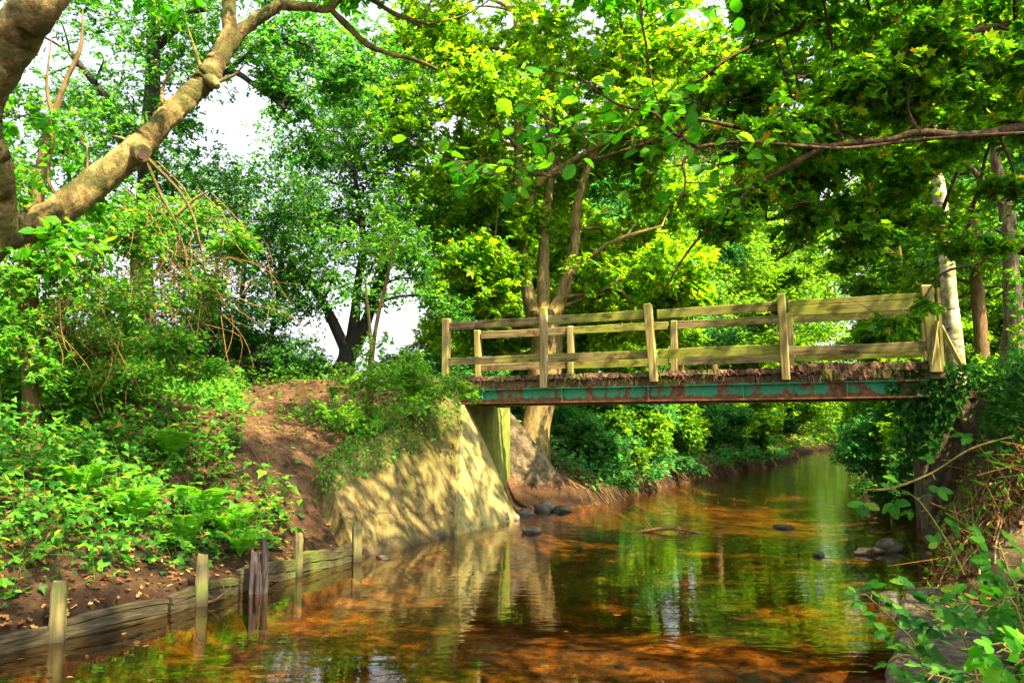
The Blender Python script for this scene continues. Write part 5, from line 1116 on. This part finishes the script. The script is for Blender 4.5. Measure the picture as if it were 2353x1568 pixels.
cover('slope_weeds', 'sparse small plants on the bare earth slope', 'undergrowth', M['bramble_leaf'], 220, U(9.5, 13), U(.8, 3.6), -1, 'ovate', .07, .1)
def fern(u, v, Y, r, label):
    x, y = P(u, v, Y)[:2]; z = HZ(x, y); root = empty('fern', (x, y, z), 0, label, 'fern', 'ferns on the left bank')
    n = 8
    for k in range(n):
        a = k / n * 6.283 + rng.uniform(-.3, .3); Lr = r * rng.uniform(.75, 1.15); m = MB(); pts = []
        for s in np.linspace(0, 1, 9): pts.append([math.cos(a) * Lr * s * .75, math.sin(a) * Lr * s * .75, .04 + Lr * (1.75 * s - 1.15 * s * s)])
        pts = np.array(pts); m.tube(pts, np.linspace(.005, .0015, 9), 4)
        t = np.linspace(.14, .98, 20); pos = np.stack([np.interp(t, np.linspace(0, 1, 9), pts[:, i]) for i in range(3)], 1); td = np.gradient(pos, axis=0); td /= np.linalg.norm(td, axis=1)[:, None]
        sd = np.cross(td, [0, 0, 1.]); sd /= np.linalg.norm(sd, axis=1)[:, None]; w = Lr * .34 * np.sin(np.clip(t * 1.05, 0, 1) * math.pi) ** .6 * (1.15 - t) + .01
        for sg in (-1, 1): m.leaves('narrow', pos, sd * sg + td * .35 + [0, 0, -.12], np.cross(sd, td) + [0, 0, .3], w)
        m.build('frond', M['fern_leaf'], root)
for q in [(395, 985, 9.2, .5, 'bright fern highest on the left bank'), (470, 1060, 8.6, .55, 'broad fern in the middle of the left bank'), (540, 1100, 8.6, .5, 'fern beside the bare earth slope'), (310, 1130, 7.6, .5, 'arching fern among the brambles under the vine thicket'), (190, 1080, 7.6, .45, 'fern on the left bank below the ivy-clad stem'), (430, 1150, 7.8, .42, 'small fern low on the left bank above the half-lit stake'), (555, 1190, 8.2, .35, 'smallest fern above the split stake')]: fern(*q)

# ------------------------------------------------------------------ foreground plants on the right
def sprig(name, rows, leaves, mat, tmpl, size, label, cat, group=None, droop=.2, face=(.0, -.45, .8)):
    T, L = MB(), MB(); c = limb(T, rows, 5, .1, 6); base = c[0][:3]; n = leaves
    idx = np.linspace(len(c) * .15, len(c) - 1, n).astype(int); pos = c[idx, :3]; td = np.gradient(c[:, :3], axis=0)[idx]; td /= np.linalg.norm(td, axis=1)[:, None]
    sd = np.cross(td, [0, -.5, .8]); sg = np.where(np.arange(n) % 2 == 0, 1, -1)[:, None]; dv = sd * sg + td * .5 + rng.normal(size=(n, 3)) * .25 - [0, 0, droop]
    st = pos + dv / np.linalg.norm(dv, axis=1)[:, None] * size * .35; T.sticks(pos, (pos + st) / 2, st, .0022, .0016)
    L.leaves(tmpl, st, dv, np.array(face) + rng.normal(size=(n, 3)) * .3, size * rng.uniform(.7, 1.2, n))
    root = empty(name, base, 0, label, cat, group); T.build('stem', M['shoot'], root).location = -Vector(base); L.build('leaves', mat, root).location = -Vector(base); return root
def gp(x, y, r=.006, dz=-.03): return [x, y, HZ(x, y) + dz, r]
GR = 'bramble shoots in the right foreground'
sprig('bramble', pth([(2330, 1000, 4.6, 2), (2230, 1030, 4.5, 2), (2140, 1085, 4.4, 1.7), (2050, 1120, 4.3, 3), (1985, 1125, 4.3, 2)]), 8, M['shoot_leaf'], 'bramble', .14, 'sunlit bramble shoot reaching over the water from the right wing wall', 'bramble', GR)
sprig('bramble', pth([(2215, 1320, 3.8, 2.4), (2180, 1250, 4, 2.2), (2120, 1160, 4.2, 2), (2085, 1130, 4.3, 1.4)]), 6, M['shoot_leaf'], 'bramble', .1, 'thin red-stemmed bramble rising in front of the right wing wall', 'bramble', GR)
for (u0, v0, u1, v1, Y, n, s, mt, lab) in [(2180, 1640, 1990, 1310, 3.0, 11, .1, 'shoot_leaf', 'bramble arching over the coping towards the stream'), (2300, 1600, 2080, 1320, 2.7, 12, .11, 'ivy_leaf', 'bluish bramble behind the nearest shoots at lower right'),
        (2370, 1560, 2290, 1180, 2.5, 9, .1, 'shoot_leaf', 'upright shoot with broad leaves at the right edge'), (2420, 1500, 2200, 1330, 2.3, 9, .1, 'shoot_leaf', 'leaning shoot above the corner at lower right'),
        (2360, 1700, 2130, 1490, 2.2, 12, .08, 'ivy_leaf', 'low bluish shoot along the coping at lower right'), (2420, 1680, 2300, 1420, 2.0, 9, .1, 'hazel_leaf', 'bright yellow-green shoot in the lower right corner'), (2440, 1620, 2330, 1290, 2.4, 9, .1, 'shoot_leaf', 'tall bright shoot cut by the right edge'), (2250, 1680, 2060, 1450, 2.6, 9, .08, 'shoot_leaf', 'small shoot hanging over the coping edge')]:
    v1 += 55; b = P(u0, v0, Y); x, y = b[:2]
    sprig('bramble', [gp(x, y)] + pth([((u0 * 2 + u1) / 3, (v0 * 2 + v1) / 3 - 30, Y, 3), ((u0 + 2 * u1) / 3, (v0 + 2 * v1) / 3 - 30, Y + .05, 2.4), (u1, v1, Y + .1, 1.3)]), n + 9, M[mt], 'bramble', s * .8, lab, 'bramble', GR)
cover('corner_brambles', 'dense small-leaved brambles filling the lower right corner', 'undergrowth', M['shoot_leaf'], 3600, U(1.7, 5.6), lambda n: .5 + 1.7 * rng.random(n), 1, 'bramble', .085, .3)
cover('corner_brambles', 'brambles nearest the camera along the lower right edge', 'undergrowth', M['shoot_leaf'], 2000, U(1.5, 3.3), lambda n: .35 + 1.1 * rng.random(n), 1, 'bramble', .08, .42)
cover('corner_ivy', 'ivy between the foreground brambles', 'undergrowth', M['sapling_leaf'], 1800, U(2.0, 5.4), lambda n: .5 + 1.8 * rng.random(n), 1, 'ivy', .06, .2)
# ivy trailing down the bare earth beside the brambles
sprig('ivy_trail', [[*P(560, 1050, 9.0), .004], [*P(600, 1070, 8.9), .004], [*P(640, 1095, 8.8), .003], [*P(690, 1140, 8.7), .002]], 7, M['sapling_leaf'], 'ivy', .11, 'pale ivy shoot trailing over the bare earth slope', 'ivy')

# ------------------------------------------------------------------ light, sky, camera
az = math.atan2(SUN_V[0], SUN_V[1])
w = bpy.data.worlds.new('World'); SC.world = w; w.use_nodes = True; nt = w.node_tree; bg = nt.nodes['Background']
sky = nt.nodes.new('ShaderNodeTexSky'); sky.sky_type = 'NISHITA'; sky.sun_disc = False; sky.sun_elevation = SUN_EL; sky.sun_rotation = az; sky.air_density = 1.0; sky.dust_density = 6.0; sky.ozone_density = 1.0
bw = nt.nodes.new('ShaderNodeRGBToBW'); nt.links.new(sky.outputs[0], bw.inputs[0])      # thin bright cloud veil: mostly white sky
mxw = nt.nodes.new('ShaderNodeMix'); mxw.data_type = 'RGBA'; mxw.inputs[0].default_value = .8
nt.links.new(sky.outputs[0], mxw.inputs[6]); nt.links.new(bw.outputs[0], mxw.inputs[7])
nt.links.new(mxw.outputs[2], bg.inputs[0]); bg.inputs[1].default_value = .12
l = bpy.data.lights.new('sun', 'SUN'); l.energy = 5; l.angle = R(.55); l.color = (1, .81, .46)
o = bpy.data.objects.new('sun', l); COL.objects.link(o); d = Vector((SUN_V[0] * math.cos(SUN_EL), SUN_V[1] * math.cos(SUN_EL), math.sin(SUN_EL)))
o.rotation_euler = d.to_track_quat('Z', 'Y').to_euler(); o.location = (20, -15, 30)
cam = bpy.data.cameras.new('camera'); cam.lens = 28; cam.sensor_width = 36; cam.clip_end = 1000; cam.clip_start = .05
o = bpy.data.objects.new('camera', cam); COL.objects.link(o); o.location = (0, 0, CAM_H); o.rotation_euler = (math.pi / 2 + PITCH, 0, 0); SC.camera = o
SC.view_settings.view_transform = 'Standard'; SC.view_settings.look = 'None'; SC.view_settings.gamma = 1; SC.view_settings.exposure = 2.65
c = SC.cycles; c.max_bounces = 6; c.diffuse_bounces = 4; c.glossy_bounces = 2; c.transmission_bounces = 4; c.transparent_max_bounces = 8; c.sample_clamp_indirect = 6; c.use_denoising = True
